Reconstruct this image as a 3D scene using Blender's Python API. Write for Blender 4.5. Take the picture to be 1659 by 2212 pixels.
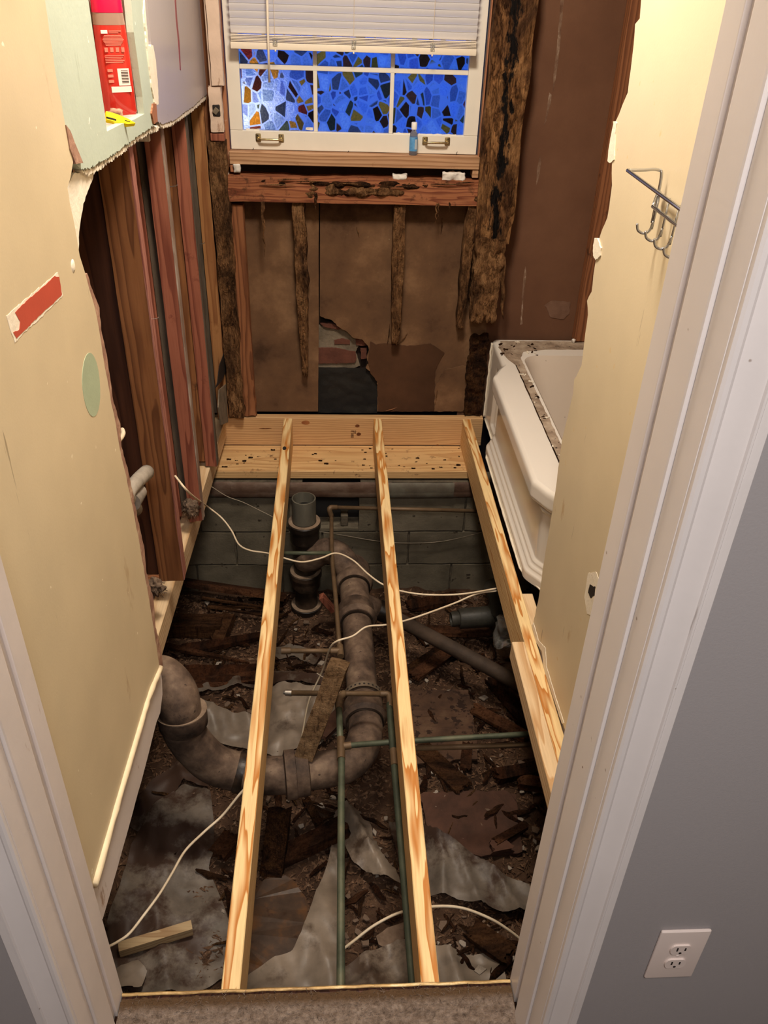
import bpy, bmesh, math, random
from mathutils import Vector, Matrix, noise
D = bpy.data
for o in list(D.objects): D.objects.remove(o)
SC = bpy.context.scene
COL = SC.collection
V = Vector

# ------------------------------------------------------------------ camera, sky, lights, exposure
W_, H_ = 1659.0, 2212.0
F_, PITCH, YAW, ROLL, CAMZ = 1794.05, 0.586736, 0.0701492, 0.0372102, 1.743238
FW = V((math.sin(YAW)*math.cos(PITCH), math.cos(YAW)*math.cos(PITCH), -math.sin(PITCH)))
R0 = V((math.cos(YAW), -math.sin(YAW), 0)); U0 = R0.cross(FW)
RT = R0*math.cos(ROLL)+U0*math.sin(ROLL); UP = U0*math.cos(ROLL)-R0*math.sin(ROLL)
CAM = V((0, 0, CAMZ))
cd = D.cameras.new('camera'); cam = D.objects.new('camera', cd); COL.objects.link(cam)
cd.sensor_fit = 'HORIZONTAL'; cd.sensor_width = 36; cd.lens = F_/W_*36; cd.clip_start = .02
cam.matrix_world = Matrix(((RT.x, UP.x, -FW.x, 0), (RT.y, UP.y, -FW.y, 0), (RT.z, UP.z, -FW.z, CAMZ), (0, 0, 0, 1)))
SC.camera = cam
wd = D.worlds.new('dusk_sky'); SC.world = wd; wd.use_nodes = True
wb = wd.node_tree.nodes['Background']; wb.inputs[0].default_value = (.045, .22, .86, 1); wb.inputs[1].default_value = .95
def area(name, loc, power, color, size, rot=(0, 0, 0), sy=None):
    l = D.lights.new(name, 'AREA'); l.energy = power; l.color = color; l.size = size
    if sy: l.shape = 'RECTANGLE'; l.size_y = sy
    else: l.shape = 'DISK'
    o = D.objects.new(name, l); COL.objects.link(o); o.location = loc; o.rotation_euler = rot
    return o
area('bathroom_ceiling_lamp', (.06, 1.95, 2.69), 53, (1, .87, .73), .40)
area('hall_ceiling_lamp', (.1, -.45, 2.69), 44, (1, .94, .90), .6)
pl = D.lights.new('porch_lamp', 'POINT'); pl.energy = 5; pl.color = (1, .72, .38); pl.shadow_soft_size = .12
po = D.objects.new('porch_lamp', pl); COL.objects.link(po); po.location = (-.42, 4.45, 1.13)
vs = SC.view_settings; vs.view_transform = 'Standard'; vs.look = 'None'; vs.gamma = 1; vs.use_curve_mapping = False; vs.exposure = 0.0

# ------------------------------------------------------------------ helpers
def ray(u, v): return RT*((u-W_/2)/F_)-UP*((v-H_/2)/F_)+FW
def at(u, v, X=None, Y=None, Z=None):
    d = ray(u, v)
    if X is not None: t = X/d.x
    elif Y is not None: t = Y/d.y
    else: t = (Z-CAMZ)/d.z
    return CAM+d*t
def rpx(p, px): return (p-CAM).dot(FW)/F_*px/2       # radius in metres of something px pixels wide at p
def fbm(p, o=4): return noise.fractal(p, 1.0, 2.0, o)
WO = {}
def tags(o, label=None, cat=None, group=None, kind=None):
    if label: o['label'] = label
    if cat: o['category'] = cat
    if group: o['group'] = group
    if kind: o['kind'] = kind
    return o
def thing(name, label, cat, loc, group=None):
    o = D.objects.new(name, None); COL.objects.link(o); o.location = loc; WO[o.name] = V(loc); o.empty_display_size = .05
    return tags(o, label, cat, group)
def struct_root(name, loc=(0, 0, 0)):
    o = D.objects.new(name, None); COL.objects.link(o); o.location = loc; WO[o.name] = V(loc); o['kind'] = 'structure'
    return o
def put(name, bm, m, parent=None, label=None, cat=None, group=None, kind=None, smooth=False, origin=None):
    xs = [v.co for v in bm.verts]
    lo = V((min(c.x for c in xs), min(c.y for c in xs), min(c.z for c in xs))); hi = V((max(c.x for c in xs), max(c.y for c in xs), max(c.z for c in xs)))
    org = V(origin) if origin is not None else V(((lo.x+hi.x)/2, (lo.y+hi.y)/2, lo.z))
    bmesh.ops.translate(bm, verts=bm.verts, vec=-org)
    me = D.meshes.new(name); bm.to_mesh(me); bm.free()
    for x in (m if isinstance(m, (list, tuple)) else [m]): me.materials.append(x)
    if smooth:
        for p in me.polygons: p.use_smooth = True
        if smooth != True: me.set_sharp_from_angle(angle=smooth)
    o = D.objects.new(name, me); COL.objects.link(o)
    if parent is None: o.location = org
    else: o.parent = parent; o.location = org-WO[parent.name]
    WO[o.name] = org
    return tags(o, label, cat, group, kind)
def bm_box(x0, x1, y0, y1, z0, z1, bev=0, seg=1):
    bm = bmesh.new(); bmesh.ops.create_cube(bm, size=1)
    bmesh.ops.scale(bm, verts=bm.verts, vec=(x1-x0, y1-y0, z1-z0)); bmesh.ops.translate(bm, verts=bm.verts, vec=((x0+x1)/2, (y0+y1)/2, (z0+z1)/2))
    if bev: bmesh.ops.bevel(bm, geom=bm.edges[:], offset=bev, segments=seg, affect='EDGES', profile=.6)
    return bm
def join(*bms):
    a = bms[0]
    for b in bms[1:]:
        me = D.meshes.new('tmp'); b.to_mesh(me); b.free(); a.from_mesh(me); D.meshes.remove(me)
    return a
def bm_prism(pts, vec, inset=0):
    """polygon (3D points) extruded along vec"""
    bm = bmesh.new(); a = [bm.verts.new(p) for p in pts]; b = [bm.verts.new(V(p)+V(vec)) for p in pts]; n = len(pts)
    f1 = bm.faces.new(a); f2 = bm.faces.new(b[::-1])
    for i in range(n): bm.faces.new((a[i], b[i], b[(i+1) % n], a[(i+1) % n]))
    bmesh.ops.recalc_face_normals(bm, faces=bm.faces[:])
    bmesh.ops.triangulate(bm, faces=[f1, f2])
    return bm
def jag(pts, step, amp, seed, closed=False, keep=None):
    """resample a 3D polyline and roughen it in its own plane"""
    rnd = random.Random(seed); out = []; n = len(pts)
    for i in range(n if closed else n-1):
        a, b = V(pts[i]), V(pts[(i+1) % n]); L = (b-a).length; k = max(1, int(L/step)); out.append(a)
        for j in range(1, k):
            p = a.lerp(b, j/k); d = (b-a).normalized()
            out.append(p+d.cross(V((1, .3, .2))).normalized()*0+V((rnd.uniform(-1, 1)*amp, rnd.uniform(-1, 1)*amp, rnd.uniform(-1, 1)*amp)))
    if not closed: out.append(V(pts[-1]))
    return out
def flat(pts, axis, val):
    r = []
    for p in pts: q = V(p); q['xyz'.index(axis)] = val; r.append(q)
    return r
def smooth_path(pts, sub=6):
    pts = [V(p) for p in pts]; out = []
    P = [pts[0]*2-pts[1]]+pts+[pts[-1]*2-pts[-2]]
    for i in range(1, len(P)-2):
        a, b, c, d = P[i-1:i+3]
        for j in range(sub):
            t = j/sub; out.append(.5*((2*b)+(c-a)*t+(2*a-5*b+4*c-d)*t*t+(3*b-a-3*c+d)*t**3))
    out.append(pts[-1]); return out
def bm_tube(pts, rad, seg=12, cap=True, hollow=0):
    bm = bmesh.new(); n = len(pts); pts = [V(p) for p in pts]; rings = []
    rr = rad if isinstance(rad, (list, tuple)) else [rad]*n
    T = [(pts[min(i+1, n-1)]-pts[max(i-1, 0)]).normalized() for i in range(n)]
    nx = T[0].orthogonal().normalized()
    for i in range(n):
        nx = (nx-T[i]*nx.dot(T[i])).normalized(); ny = T[i].cross(nx)
        rings.append([bm.verts.new(pts[i]+(nx*math.cos(2*math.pi*k/seg)+ny*math.sin(2*math.pi*k/seg))*rr[i]) for k in range(seg)])
    for i in range(n-1):
        for k in range(seg): bm.faces.new((rings[i][k], rings[i][(k+1) % seg], rings[i+1][(k+1) % seg], rings[i+1][k]))
    if cap: bm.faces.new(rings[0][::-1]); bm.faces.new(rings[-1])
    return bm
def bm_lathe(base, axis, prof, seg=24, cap0=True, cap1=True):
    """profile [(t, r)] along axis from base"""
    ax = V(axis).normalized(); nx = ax.orthogonal().normalized(); ny = ax.cross(nx); bm = bmesh.new(); R = []
    for t, r in prof: R.append([bm.verts.new(V(base)+ax*t+(nx*math.cos(2*math.pi*k/seg)+ny*math.sin(2*math.pi*k/seg))*max(r, 1e-4)) for k in range(seg)])
    for i in range(len(R)-1):
        for k in range(seg): bm.faces.new((R[i][k], R[i][(k+1) % seg], R[i+1][(k+1) % seg], R[i+1][k]))
    if cap0: bm.faces.new(R[0][::-1])
    if cap1: bm.faces.new(R[-1])
    bmesh.ops.recalc_face_normals(bm, faces=bm.faces[:])
    return bm
def rough_box(x0, x1, y0, y1, z0, z1, step, amp, seed, freq=18, ends=0, taper=None, stretch=(1, 1, 1)):
    """subdivided box pushed about by noise: weathered or rotten timber"""
    nx, ny, nz = [max(1, min(60, int(round((b-a)/step)))) for a, b in ((x0, x1), (y0, y1), (z0, z1))]
    bm = bmesh.new(); vs_ = {}
    def vert(i, j, k):
        key = (i, j, k)
        if key not in vs_:
            vs_[key] = bm.verts.new((x0+(x1-x0)*i/nx, y0+(y1-y0)*j/ny, z0+(z1-z0)*k/nz))
        return vs_[key]
    for i in range(nx):
        for j in range(ny):
            for k in (0, nz): bm.faces.new([vert(i, j, k), vert(i+1, j, k), vert(i+1, j+1, k), vert(i, j+1, k)])
    for i in range(nx):
        for k in range(nz):
            for j in (0, ny): bm.faces.new([vert(i, j, k), vert(i+1, j, k), vert(i+1, j, k+1), vert(i, j, k+1)])
    for j in range(ny):
        for k in range(nz):
            for i in (0, nx): bm.faces.new([vert(i, j, k), vert(i, j+1, k), vert(i, j+1, k+1), vert(i, j, k+1)])
    bmesh.ops.recalc_face_normals(bm, faces=bm.faces[:]); bm.normal_update()
    off = V((seed*3.7, seed*1.3, seed*2.1)); c = V(((x0+x1)/2, (y0+y1)/2, (z0+z1)/2)); h = V(((x1-x0)/2, (y1-y0)/2, (z1-z0)/2))
    nrm = {v: v.normal.copy() for v in bm.verts}
    for v in bm.verts:
        q = V((v.co.x*stretch[0], v.co.y*stretch[1], v.co.z*stretch[2]))*freq+off
        v.co += nrm[v]*amp*fbm(q, 5)+noise.noise_vector(q*1.7)*amp*.45
        if taper: v.co = taper(v.co, c, h)
    return bm
def tilt(bm, pivot, rot):
    bmesh.ops.rotate(bm, verts=bm.verts, cent=V(pivot), matrix=rot); return bm
def text_bm(s, size, depth=.0006):
    cu = D.curves.new('t', 'FONT'); cu.body = s; cu.size = size; cu.extrude = depth; cu.align_x = 'LEFT'
    o = D.objects.new('t', cu); COL.objects.link(o); dg = bpy.context.evaluated_depsgraph_get(); me = D.meshes.new_from_object(o.evaluated_get(dg))
    bm = bmesh.new(); bm.from_mesh(me); D.meshes.remove(me); D.objects.remove(o); D.curves.remove(cu); return bm

# ------------------------------------------------------------------ materials
class NT:
    def __init__(s, name):
        s.m = D.materials.new(name); s.m.use_nodes = True; s.t = s.m.node_tree; s.n = s.t.nodes; s.b = s.n['Principled BSDF']; s.out = s.n['Material Output']
    def new(s, typ, ins=None, **kw):
        n = s.n.new(typ)
        for k, v in kw.items(): setattr(n, k, v)
        for k, v in (ins or {}).items():
            if hasattr(v, 'is_linked') or v.__class__.__name__.startswith('NodeSocket'): s.t.links.new(v, n.inputs[k])
            else: n.inputs[k].default_value = v
        return n
    def L(s, a, b): s.t.links.new(a, b)
    def coords(s, scale=(1, 1, 1), rnd=True):
        tc = s.new('ShaderNodeTexCoord'); c = tc.outputs['Object']
        if rnd:
            oi = s.new('ShaderNodeObjectInfo'); mul = s.new('ShaderNodeMath', {0: oi.outputs['Random'], 1: 37.0}, operation='MULTIPLY')
            c = s.new('ShaderNodeVectorMath', {0: c, 1: mul.outputs[0]}, operation='ADD').outputs[0]
        return s.new('ShaderNodeMapping', {'Vector': c, 'Scale': scale}).outputs[0]
    def noise(s, vec, scale, detail=4, rough=.6, dist=0): return s.new('ShaderNodeTexNoise', {'Vector': vec, 'Scale': scale, 'Detail': detail, 'Roughness': rough, 'Distortion': dist}).outputs['Fac']
    def ramp(s, fac, stops, interp='LINEAR'):
        r = s.new('ShaderNodeValToRGB', {'Fac': fac}); e = r.color_ramp.elements; r.color_ramp.interpolation = interp
        while len(e) < len(stops): e.new(.5)
        for k, (p, c) in enumerate(stops): e[k].position = p; e[k].color = (*c, 1) if len(c) == 3 else c
        return r.outputs['Color']
    def mix(s, fac, a, b, mode='MIX'):
        n = s.new('ShaderNodeMix', data_type='RGBA', blend_type=mode)
        for sock, v in ((n.inputs[0], fac), (n.inputs[6], a), (n.inputs[7], b)):
            if hasattr(v, 'is_linked'): s.L(v, sock)
            else: sock.default_value = (*v, 1) if isinstance(v, tuple) and len(v) == 3 else v
        return n.outputs[2]
    def math(s, op, a, b=0.0): return s.new('ShaderNodeMath', {0: a, 1: b}, operation=op).outputs[0]
    def bump(s, h, strength, dist=.01): s.L(s.new('ShaderNodeBump', {'Height': h, 'Strength': strength, 'Distance': dist}).outputs[0], s.b.inputs['Normal'])
    def fin(s, col=None, rough=.6, metal=0, spec=.35, **kw):
        if col is not None:
            if hasattr(col, 'is_linked'): s.L(col, s.b.inputs['Base Color'])
            else: s.b.inputs['Base Color'].default_value = (*col, 1)
        if hasattr(rough, 'is_linked'): s.L(rough, s.b.inputs['Roughness'])
        else: s.b.inputs['Roughness'].default_value = rough
        s.b.inputs['Metallic'].default_value = metal; s.b.inputs['Specular IOR Level'].default_value = spec
        for k, v in kw.items(): s.b.inputs[k.replace('_', ' ')].default_value = v
        return s.m
def srgb(*c): return tuple(((x/255+.055)/1.055)**2.4 if x > 10 else x/255/12.92 for x in c)
def mott(name, stops, scale=8, stretch=(1, 1, 1), rough=.75, bump=.3, bscale=60, bdist=.004, metal=0, spec=.3, speck=None, speck_scale=90, speck_at=.68, detail=6, dist=0, rnd=True):
    t = NT(name); c = t.coords(stretch, rnd); n = t.noise(c, scale, detail, .62, dist); col = t.ramp(n, stops)
    if speck:
        sp = t.noise(c, speck_scale, 3, .6); col = t.mix(t.ramp(sp, [(speck_at, (0, 0, 0)), (speck_at+.04, (1, 1, 1))]), col, speck)
    if bump: t.bump(t.noise(c, bscale, 5, .65), bump, bdist)
    return t.fin(col, rough, metal, spec)
def wood(name, light, dark, axis='Y', ring=.006, pith=(0, -.22), wob=1.6, wl=2.4, wc=22, dirt=None, knots=True, rough=.62, bump=.12):
    t = NT(name); c = t.coords((1, 1, 1), False); ai = 'XYZ'.index(axis); s = [wc, wc, wc]; s[ai] = wl
    oi = t.new('ShaderNodeObjectInfo').outputs['Random']
    cv = t.new('ShaderNodeVectorMath', {0: c, 1: t.math('MULTIPLY', oi, 31.0)}, operation='ADD').outputs[0]
    nv = t.noise(t.new('ShaderNodeMapping', {'Vector': cv, 'Scale': s}).outputs[0], 1, 2, .5)
    sep = t.new('ShaderNodeSeparateXYZ', {0: c}).outputs; cr = [k for k in range(3) if k != ai]
    a = t.math('SUBTRACT', sep[cr[0]], pith[0]); b = t.math('SUBTRACT', sep[cr[1]], pith[1])
    d = t.math('SQRT', t.math('ADD', t.math('MULTIPLY', a, a), t.math('MULTIPLY', b, b)))
    v = t.math('ADD', t.math('DIVIDE', d, ring), t.math('MULTIPLY', nv, wob*4))
    fr = t.math('FRACT', v)
    f2 = [220, 220, 220]; f2[ai] = 9
    fine = t.noise(t.new('ShaderNodeMapping', {'Vector': cv, 'Scale': f2}).outputs[0], 1, 3, .6)
    mid = tuple((x*.55+y*.45) for x, y in zip(light, dark))
    col = t.ramp(fr, [(0, light), (.42, light), (.60, mid), (.88, dark), (.95, dark), (1, light)])
    col = t.mix(.35, col, t.ramp(fine, [(.3, (.62, .55, .48)), (.62, (1, 1, 1))]), 'MULTIPLY')
    big = t.noise(cv, 5, 3, .5); col = t.mix(.5, col, t.ramp(big, [(.3, (.82, .78, .74)), (.7, (1, 1, 1))]), 'MULTIPLY')
    if dirt:
        dn = t.noise(cv, dirt[1], 6, .7); col = t.mix(t.ramp(dn, [(dirt[2], (0, 0, 0)), (dirt[2]+.12, (1, 1, 1))]), col, dirt[0])
    t.bump(fine, bump, .002); return t.fin(col, rough, 0, .3)

m_pine = wood('pine_lumber', srgb(243, 214, 158), srgb(196, 128, 58), 'Y', ring=.0085, wob=1.3, wl=2.3, wc=24)
m_pine_x = wood('pine_lumber_across', srgb(216, 176, 126), srgb(194, 150, 104), 'X', ring=.010, pith=(-.12, -.1), wob=1.0, wl=2.2, wc=12)
m_pine_sill = wood('dirty_pine_sill', srgb(222, 184, 130), srgb(200, 156, 104), 'X', ring=.009, pith=(0, -.2), wob=.8, wl=2, wc=12, dirt=(srgb(92, 58, 38), 26, .60))
m_pine_pale = wood('pale_pine', srgb(232, 205, 165), srgb(205, 165, 118), 'Y', ring=.014, wob=.7, dirt=(srgb(150, 110, 75), 30, .68))
m_pine_scrap = wood('pale_scrap_pine', srgb(196, 170, 130), srgb(168, 136, 98), 'X', ring=.014, wob=.7)
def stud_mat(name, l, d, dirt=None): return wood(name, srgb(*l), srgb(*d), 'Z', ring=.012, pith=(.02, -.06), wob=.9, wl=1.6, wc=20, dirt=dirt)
m_stud_tan = stud_mat('tan_old_stud', (150, 100, 62), (112, 70, 42), (srgb(66, 38, 26), 9, .63))
m_stud_red = stud_mat('red_stained_stud', (160, 98, 76), (124, 68, 52), (srgb(96, 42, 34), 7, .62))
m_stud_pink = stud_mat('pink_primed_stud_edge', (176, 122, 108), (140, 84, 72), (srgb(110, 56, 48), 8, .6))
m_plast = mott('plaster_smeared_edge', [(.3, srgb(112, 84, 70)), (.55, srgb(150, 128, 112)), (.75, srgb(196, 184, 170))], 18, (1, 1, .3), bump=.4)
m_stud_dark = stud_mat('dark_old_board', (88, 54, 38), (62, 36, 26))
m_stud_brown = stud_mat('brown_old_stud', (152, 100, 66), (114, 70, 45), (srgb(50, 30, 22), 10, .6))
m_stud_grey = mott('grey_weathered_lath', [(.3, srgb(70, 60, 50)), (.7, srgb(104, 92, 78))], 10, (4, 4, .6))
m_stud_corner = stud_mat('corner_stud_wood', (176, 126, 80), (146, 96, 58), (srgb(120, 76, 46), 6, .6))
m_red_beam = wood('red_brown_beam', srgb(164, 106, 72), srgb(120, 66, 44), 'X', ring=.012, pith=(-.05, .03), wob=1.2, wl=3, wc=26, dirt=(srgb(78, 48, 30), 22, .56), bump=.4)
def rot_mat(name, a, b, c, dk=(24, 18, 14), sc=11, st=(1, 1, .45), mould=False, crack=0.0):
    t = NT(name); co = t.coords(st); n = t.noise(co, sc, 8, .7, .6); n2 = t.noise(co, sc*5, 6, .7)
    col = t.ramp(n, [(.28, srgb(*dk)), (.42, srgb(*c)), (.52, srgb(*b)), (.68, srgb(*a))])
    col = t.mix(.75, col, t.ramp(n2, [(.34, (.25, .2, .16)), (.58, (1, 1, 1))]), 'MULTIPLY')
    f = t.noise(t.coords((1, 1, .10)), sc*15, 6, .75, .3); col = t.mix(.8, col, t.ramp(f, [(.36, (.16, .12, .09)), (.47, (.8, .75, .7)), (.7, (1.12, 1.1, 1.05))]), 'MULTIPLY')
    if mould:
        ob = t.new('ShaderNodeTexCoord').outputs['Object']; sx_ = t.new('ShaderNodeSeparateXYZ', {0: ob}).outputs
        mn = t.noise(t.new('ShaderNodeMapping', {'Vector': ob, 'Scale': (34, 30, 11)}).outputs[0], 1, 6, .68); band = t.math('MULTIPLY', t.math('ABSOLUTE', sx_[0]), 5.5); mm = t.math('SUBTRACT', mn, band)
        col = t.mix(t.ramp(mm, [(.40, (0, 0, 0)), (.47, (1, 1, 1))]), col, srgb(28, 25, 24))
    hgt = t.math('ADD', n2, f)
    if crack:
        vo = t.new('ShaderNodeTexVoronoi', {'Vector': t.new('ShaderNodeVectorMath', {0: t.coords((1, 1, .22)), 1: t.new('ShaderNodeVectorMath', {0: t.new('ShaderNodeTexNoise', {'Vector': co, 'Scale': 45.0, 'Detail': 4.0}).outputs['Color'], 'Scale': .05}, operation='SCALE').outputs[0]}, operation='ADD').outputs[0], 'Scale': sc*5.0}, feature='DISTANCE_TO_EDGE').outputs['Distance']
        msk = t.ramp(t.noise(co, sc*1.7, 3, .6), [(.45, (0, 0, 0)), (.58, (crack, crack, crack))])
        col = t.mix(msk, col, t.ramp(vo, [(0, (.10, .07, .05)), (.06, (.6, .53, .46)), (.13, (1.25, 1.22, 1.18))]), 'MULTIPLY')
        hgt = t.math('ADD', hgt, t.math('MINIMUM', vo, .2))
    t.bump(hgt, 1.0, .013); return t.fin(col, .9, 0, .1)
m_rot = rot_mat('rotten_wood', (196, 154, 110), (158, 118, 82), (102, 74, 52), crack=.7)
m_rot_post = rot_mat('rotten_post_wood', (204, 160, 112), (172, 128, 86), (112, 80, 56), (30, 23, 19), 9, (1, 1, .35), True, .75)
m_rot_dark = rot_mat('dark_crumbled_wood', (112, 80, 50), (92, 62, 40), (62, 42, 30), (16, 12, 10), 16, (1, 1, 1), False, .6)
m_chunk = rot_mat('decayed_wood_chunk', (116, 74, 48), (86, 54, 36), (60, 40, 30), (26, 18, 14), 9, (1, .3, 1))
m_chunk2 = rot_mat('old_brown_scrap', (128, 92, 62), (98, 68, 46), (66, 46, 33), (30, 22, 17), 8, (.3, 1, 1))
m_chunk3 = rot_mat('reddish_scrap', (138, 96, 68), (110, 74, 52), (76, 52, 38), (38, 27, 20), 7, (.4, .6, 1))
m_fiber = mott('brown_fibreboard', [(.34, srgb(74, 54, 40)), (.46, srgb(102, 76, 56)), (.55, srgb(112, 84, 61)), (.68, srgb(138, 106, 78))], 3.6, rough=.9, bump=.35, bscale=260, bdist=.002, speck=srgb(150, 128, 98), speck_scale=70, speck_at=.73, spec=.1)
m_fiber_dk = mott('dark_fibreboard', [(.25, srgb(62, 42, 30)), (.5, srgb(80, 56, 40)), (.75, srgb(98, 68, 48))], 3.0, rough=.9, bump=.35, bscale=260, bdist=.002, speck=srgb(190, 170, 140), speck_scale=60, speck_at=.78, spec=.1)
m_fiber_end = mott('fibreboard_end_wall', [(.25, srgb(92, 64, 48)), (.5, srgb(108, 76, 57)), (.8, srgb(126, 92, 70))], 2.0, rough=.85, bump=.2, bscale=260, bdist=.002, speck=srgb(200, 180, 150), speck_scale=60, speck_at=.79, spec=.15)
m_felt = mott('black_felt', [(.3, srgb(20, 19, 18)), (.7, srgb(40, 37, 33))], 8, rough=.8, bump=.5, bscale=30, bdist=.006)
m_brick = mott('dull_red_brick', [(.3, srgb(84, 52, 42)), (.7, srgb(112, 70, 56))], 14, rough=.95, bump=.6, bscale=90)
m_mortar = mott('grey_mortar', [(.3, srgb(98, 88, 74)), (.7, srgb(146, 132, 112))], 14, rough=.95, bump=.7, bscale=90)
m_block = mott('grey_concrete_block', [(.25, srgb(80, 73, 60)), (.5, srgb(106, 98, 82)), (.8, srgb(130, 120, 102))], 5, rough=.95, bump=.5, bscale=120, bdist=.004, speck=srgb(60, 52, 42), speck_scale=20, speck_at=.66)
m_blockmortar = mott('block_mortar', [(.3, srgb(74, 66, 54)), (.7, srgb(110, 100, 84))], 20, rough=.95, bump=.6)
m_flash = mott('rusted_sheet_metal', [(.28, srgb(66, 46, 36)), (.45, srgb(92, 70, 56)), (.58, srgb(112, 94, 80)), (.75, srgb(92, 98, 88))], 6, (1, 1, 2), rough=.6, bump=.25, bscale=16, metal=.2, spec=.4)
m_iron = mott('rusty_cast_iron', [(.28, srgb(48, 38, 32)), (.42, srgb(80, 64, 53)), (.57, srgb(114, 94, 78)), (.74, srgb(152, 130, 108))], 11, rough=.72, bump=.35, bscale=50, bdist=.003, speck=srgb(70, 57, 48), speck_scale=40, speck_at=.66, spec=.3)
m_iron_dk = mott('tarred_cast_iron', [(.3, srgb(18, 14, 11)), (.5, srgb(36, 28, 22)), (.68, srgb(84, 66, 52))], 7, rough=.4, bump=.35, bscale=50, bdist=.003, spec=.5)
m_iron_rim = mott('dusty_hub_rim', [(.3, srgb(104, 86, 70)), (.7, srgb(156, 134, 112))], 20, rough=.9, bump=.5)
m_abs = mott('scuffed_plastic_stub', [(.3, srgb(78, 75, 66)), (.6, srgb(108, 104, 92)), (.8, srgb(132, 127, 112))], 12, (1, 1, .3), rough=.5, bump=.1)
m_copper = mott('green_copper', [(.3, srgb(62, 64, 50)), (.5, srgb(82, 88, 70)), (.75, srgb(108, 106, 84))], 12, rough=.55, bump=.15, metal=.25, spec=.4)
m_copper_br = mott('brown_copper', [(.3, srgb(84, 66, 46)), (.6, srgb(112, 90, 66)), (.8, srgb(130, 112, 84))], 10, rough=.55, bump=.15, metal=.25, spec=.4)
m_steel = NT('bright_nickel').fin(srgb(210, 205, 195), .25, .9)
m_chrome = NT('chrome_wire').fin(srgb(190, 192, 196), .18, 1)
m_brass = mott('aged_brass', [(.3, srgb(150, 126, 84)), (.7, srgb(222, 206, 160))], 30, rough=.28, bump=.05, metal=.9)
m_yellow = None
def paint(name, base, var=.05, scale=2.2, rough=.5, bump=.12, bscale=120, scuff=None, scuff_at=.70, scuff_scale=10, stretch=(1, 1, 1), pits=None):
    t = NT(name); c = t.coords((1, 1, 1), False); n = t.noise(c, scale, 4, .5)
    b = srgb(*base); col = t.ramp(n, [(.3, tuple(x*(1-var) for x in b)), (.7, tuple(min(1, x*(1+var)) for x in b))])
    if scuff:
        sv = t.new('ShaderNodeMapping', {'Vector': c, 'Scale': stretch}).outputs[0]
        sn = t.noise(sv, scuff_scale, 5, .7); col = t.mix(t.ramp(sn, [(scuff_at, (0, 0, 0)), (scuff_at+.06, (.8, .8, .8))]), col, srgb(*scuff))
    if scuff:
        sc_ = t.noise(t.new('ShaderNodeMapping', {'Vector': c, 'Scale': (70, 70, 5)}).outputs[0], 1, 3, .5); col = t.mix(t.ramp(sc_, [(.74, (0, 0, 0)), (.77, (.55, .55, .55))]), col, srgb(*[x*.62 for x in scuff]))
    if pits:
        pn = t.noise(c, 46, 2, .4); col = t.mix(t.ramp(pn, [(.76, (0, 0, 0)), (.785, (1, 1, 1))]), col, srgb(*pits))
    t.bump(t.noise(c, bscale, 4, .6), bump, .002); return t.fin(col, rough, 0, .35)
m_yellow = paint('cream_yellow_paint', (214, 197, 163), .07, 4, .42, .10, 200, (184, 158, 118), .65, 6, (1, 1, .35), pits=(248, 238, 214))
m_yellow_r = paint('cream_yellow_paint_right', (220, 204, 172), .06, 3, .42, .10, 200, (196, 168, 124), .67, 7, (1, 1, .4), pits=(220, 196, 150))
m_green = paint('pale_green_plaster', (186, 198, 182), .06, 4, .6, .3, 90, (158, 170, 152), .66, 12, (1, 1, .2), pits=(232, 236, 224))
m_greenpatch = paint('sage_green_paint', (174, 188, 158), .06, 14, .45, .2, 160, (214, 214, 186), .70, 40)
m_mauve = paint('mauve_grey_tileboard', (178, 168, 166), .04, 3, .3, .06, 120, (150, 122, 118), .70, 9)
m_redpaint = paint('brick_red_paint', (190, 82, 62), .05, 12, .5, .1, 160)
m_torn = paint('torn_white_gypsum', (236, 226, 206), .07, 26, .85, .6, 90, (190, 168, 140), .68, 30)
m_ledge = mott('dusty_ledge', [(.3, srgb(150, 134, 118)), (.7, srgb(198, 186, 170))], 24, bump=.5)
m_bead = paint('cream_caulk', (240, 222, 186), .06, 30, .6, .5, 90)
m_torn_br = mott('torn_brown_paper_edge', [(.3, srgb(132, 96, 80)), (.55, srgb(172, 134, 112)), (.75, srgb(206, 182, 156))], 30, rough=.95, bump=.6)
m_trim = paint('white_trim_paint', (226, 219, 217), .04, 5, .38, .10, 60, (176, 152, 136), .71, 14, (1, 1, .3), pits=(150, 130, 116))
m_trim_dirty = paint('scuffed_white_trim', (222, 212, 207), .05, 7, .45, .2, 50, (160, 128, 100), .64, 12, (1, 1, .35))
m_sash = paint('white_window_paint', (232, 226, 212), .04, 8, .4, .15, 60, (196, 180, 160), .70, 14)
m_crackle = paint('crackled_cream_paint', (214, 190, 170), .08, 14, .6, .6, 60, (150, 112, 88), .60, 16, (1, 1, .3))
m_grey = paint('grey_hall_paint', (164, 159, 160), .025, 1.4, .55, .12, 320)
m_ceil = paint('white_ceiling_paint', (226, 220, 208), .02)
m_hall = paint('hall_far_paint', (160, 155, 152), .02)
m_blind = NT('white_vinyl_slat').fin(srgb(226, 224, 226), .4, 0, .4, Subsurface_Weight=0.0)
m_blind_rail = NT('cream_vinyl_rail').fin(srgb(236, 224, 204), .4, 0, .4)
m_clearplastic = NT('clear_plastic').fin(srgb(235, 235, 230), .15, 0, .5, Transmission_Weight=.85, IOR=1.3)
m_windowwood = wood('bare_window_wood', srgb(196, 156, 120), srgb(160, 118, 84), 'X', ring=.014, wob=.5, dirt=(srgb(132, 90, 60), 16, .60))
m_windowwood_z = wood('bare_window_wood_upright', srgb(178, 122, 88), srgb(138, 84, 58), 'Z', ring=.012, wob=.5, dirt=(srgb(206, 182, 160), 22, .62))
m_foam = mott('white_foam', [(.3, srgb(196, 188, 178)), (.7, srgb(236, 230, 220))], 30, rough=.8, bump=.5)
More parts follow.
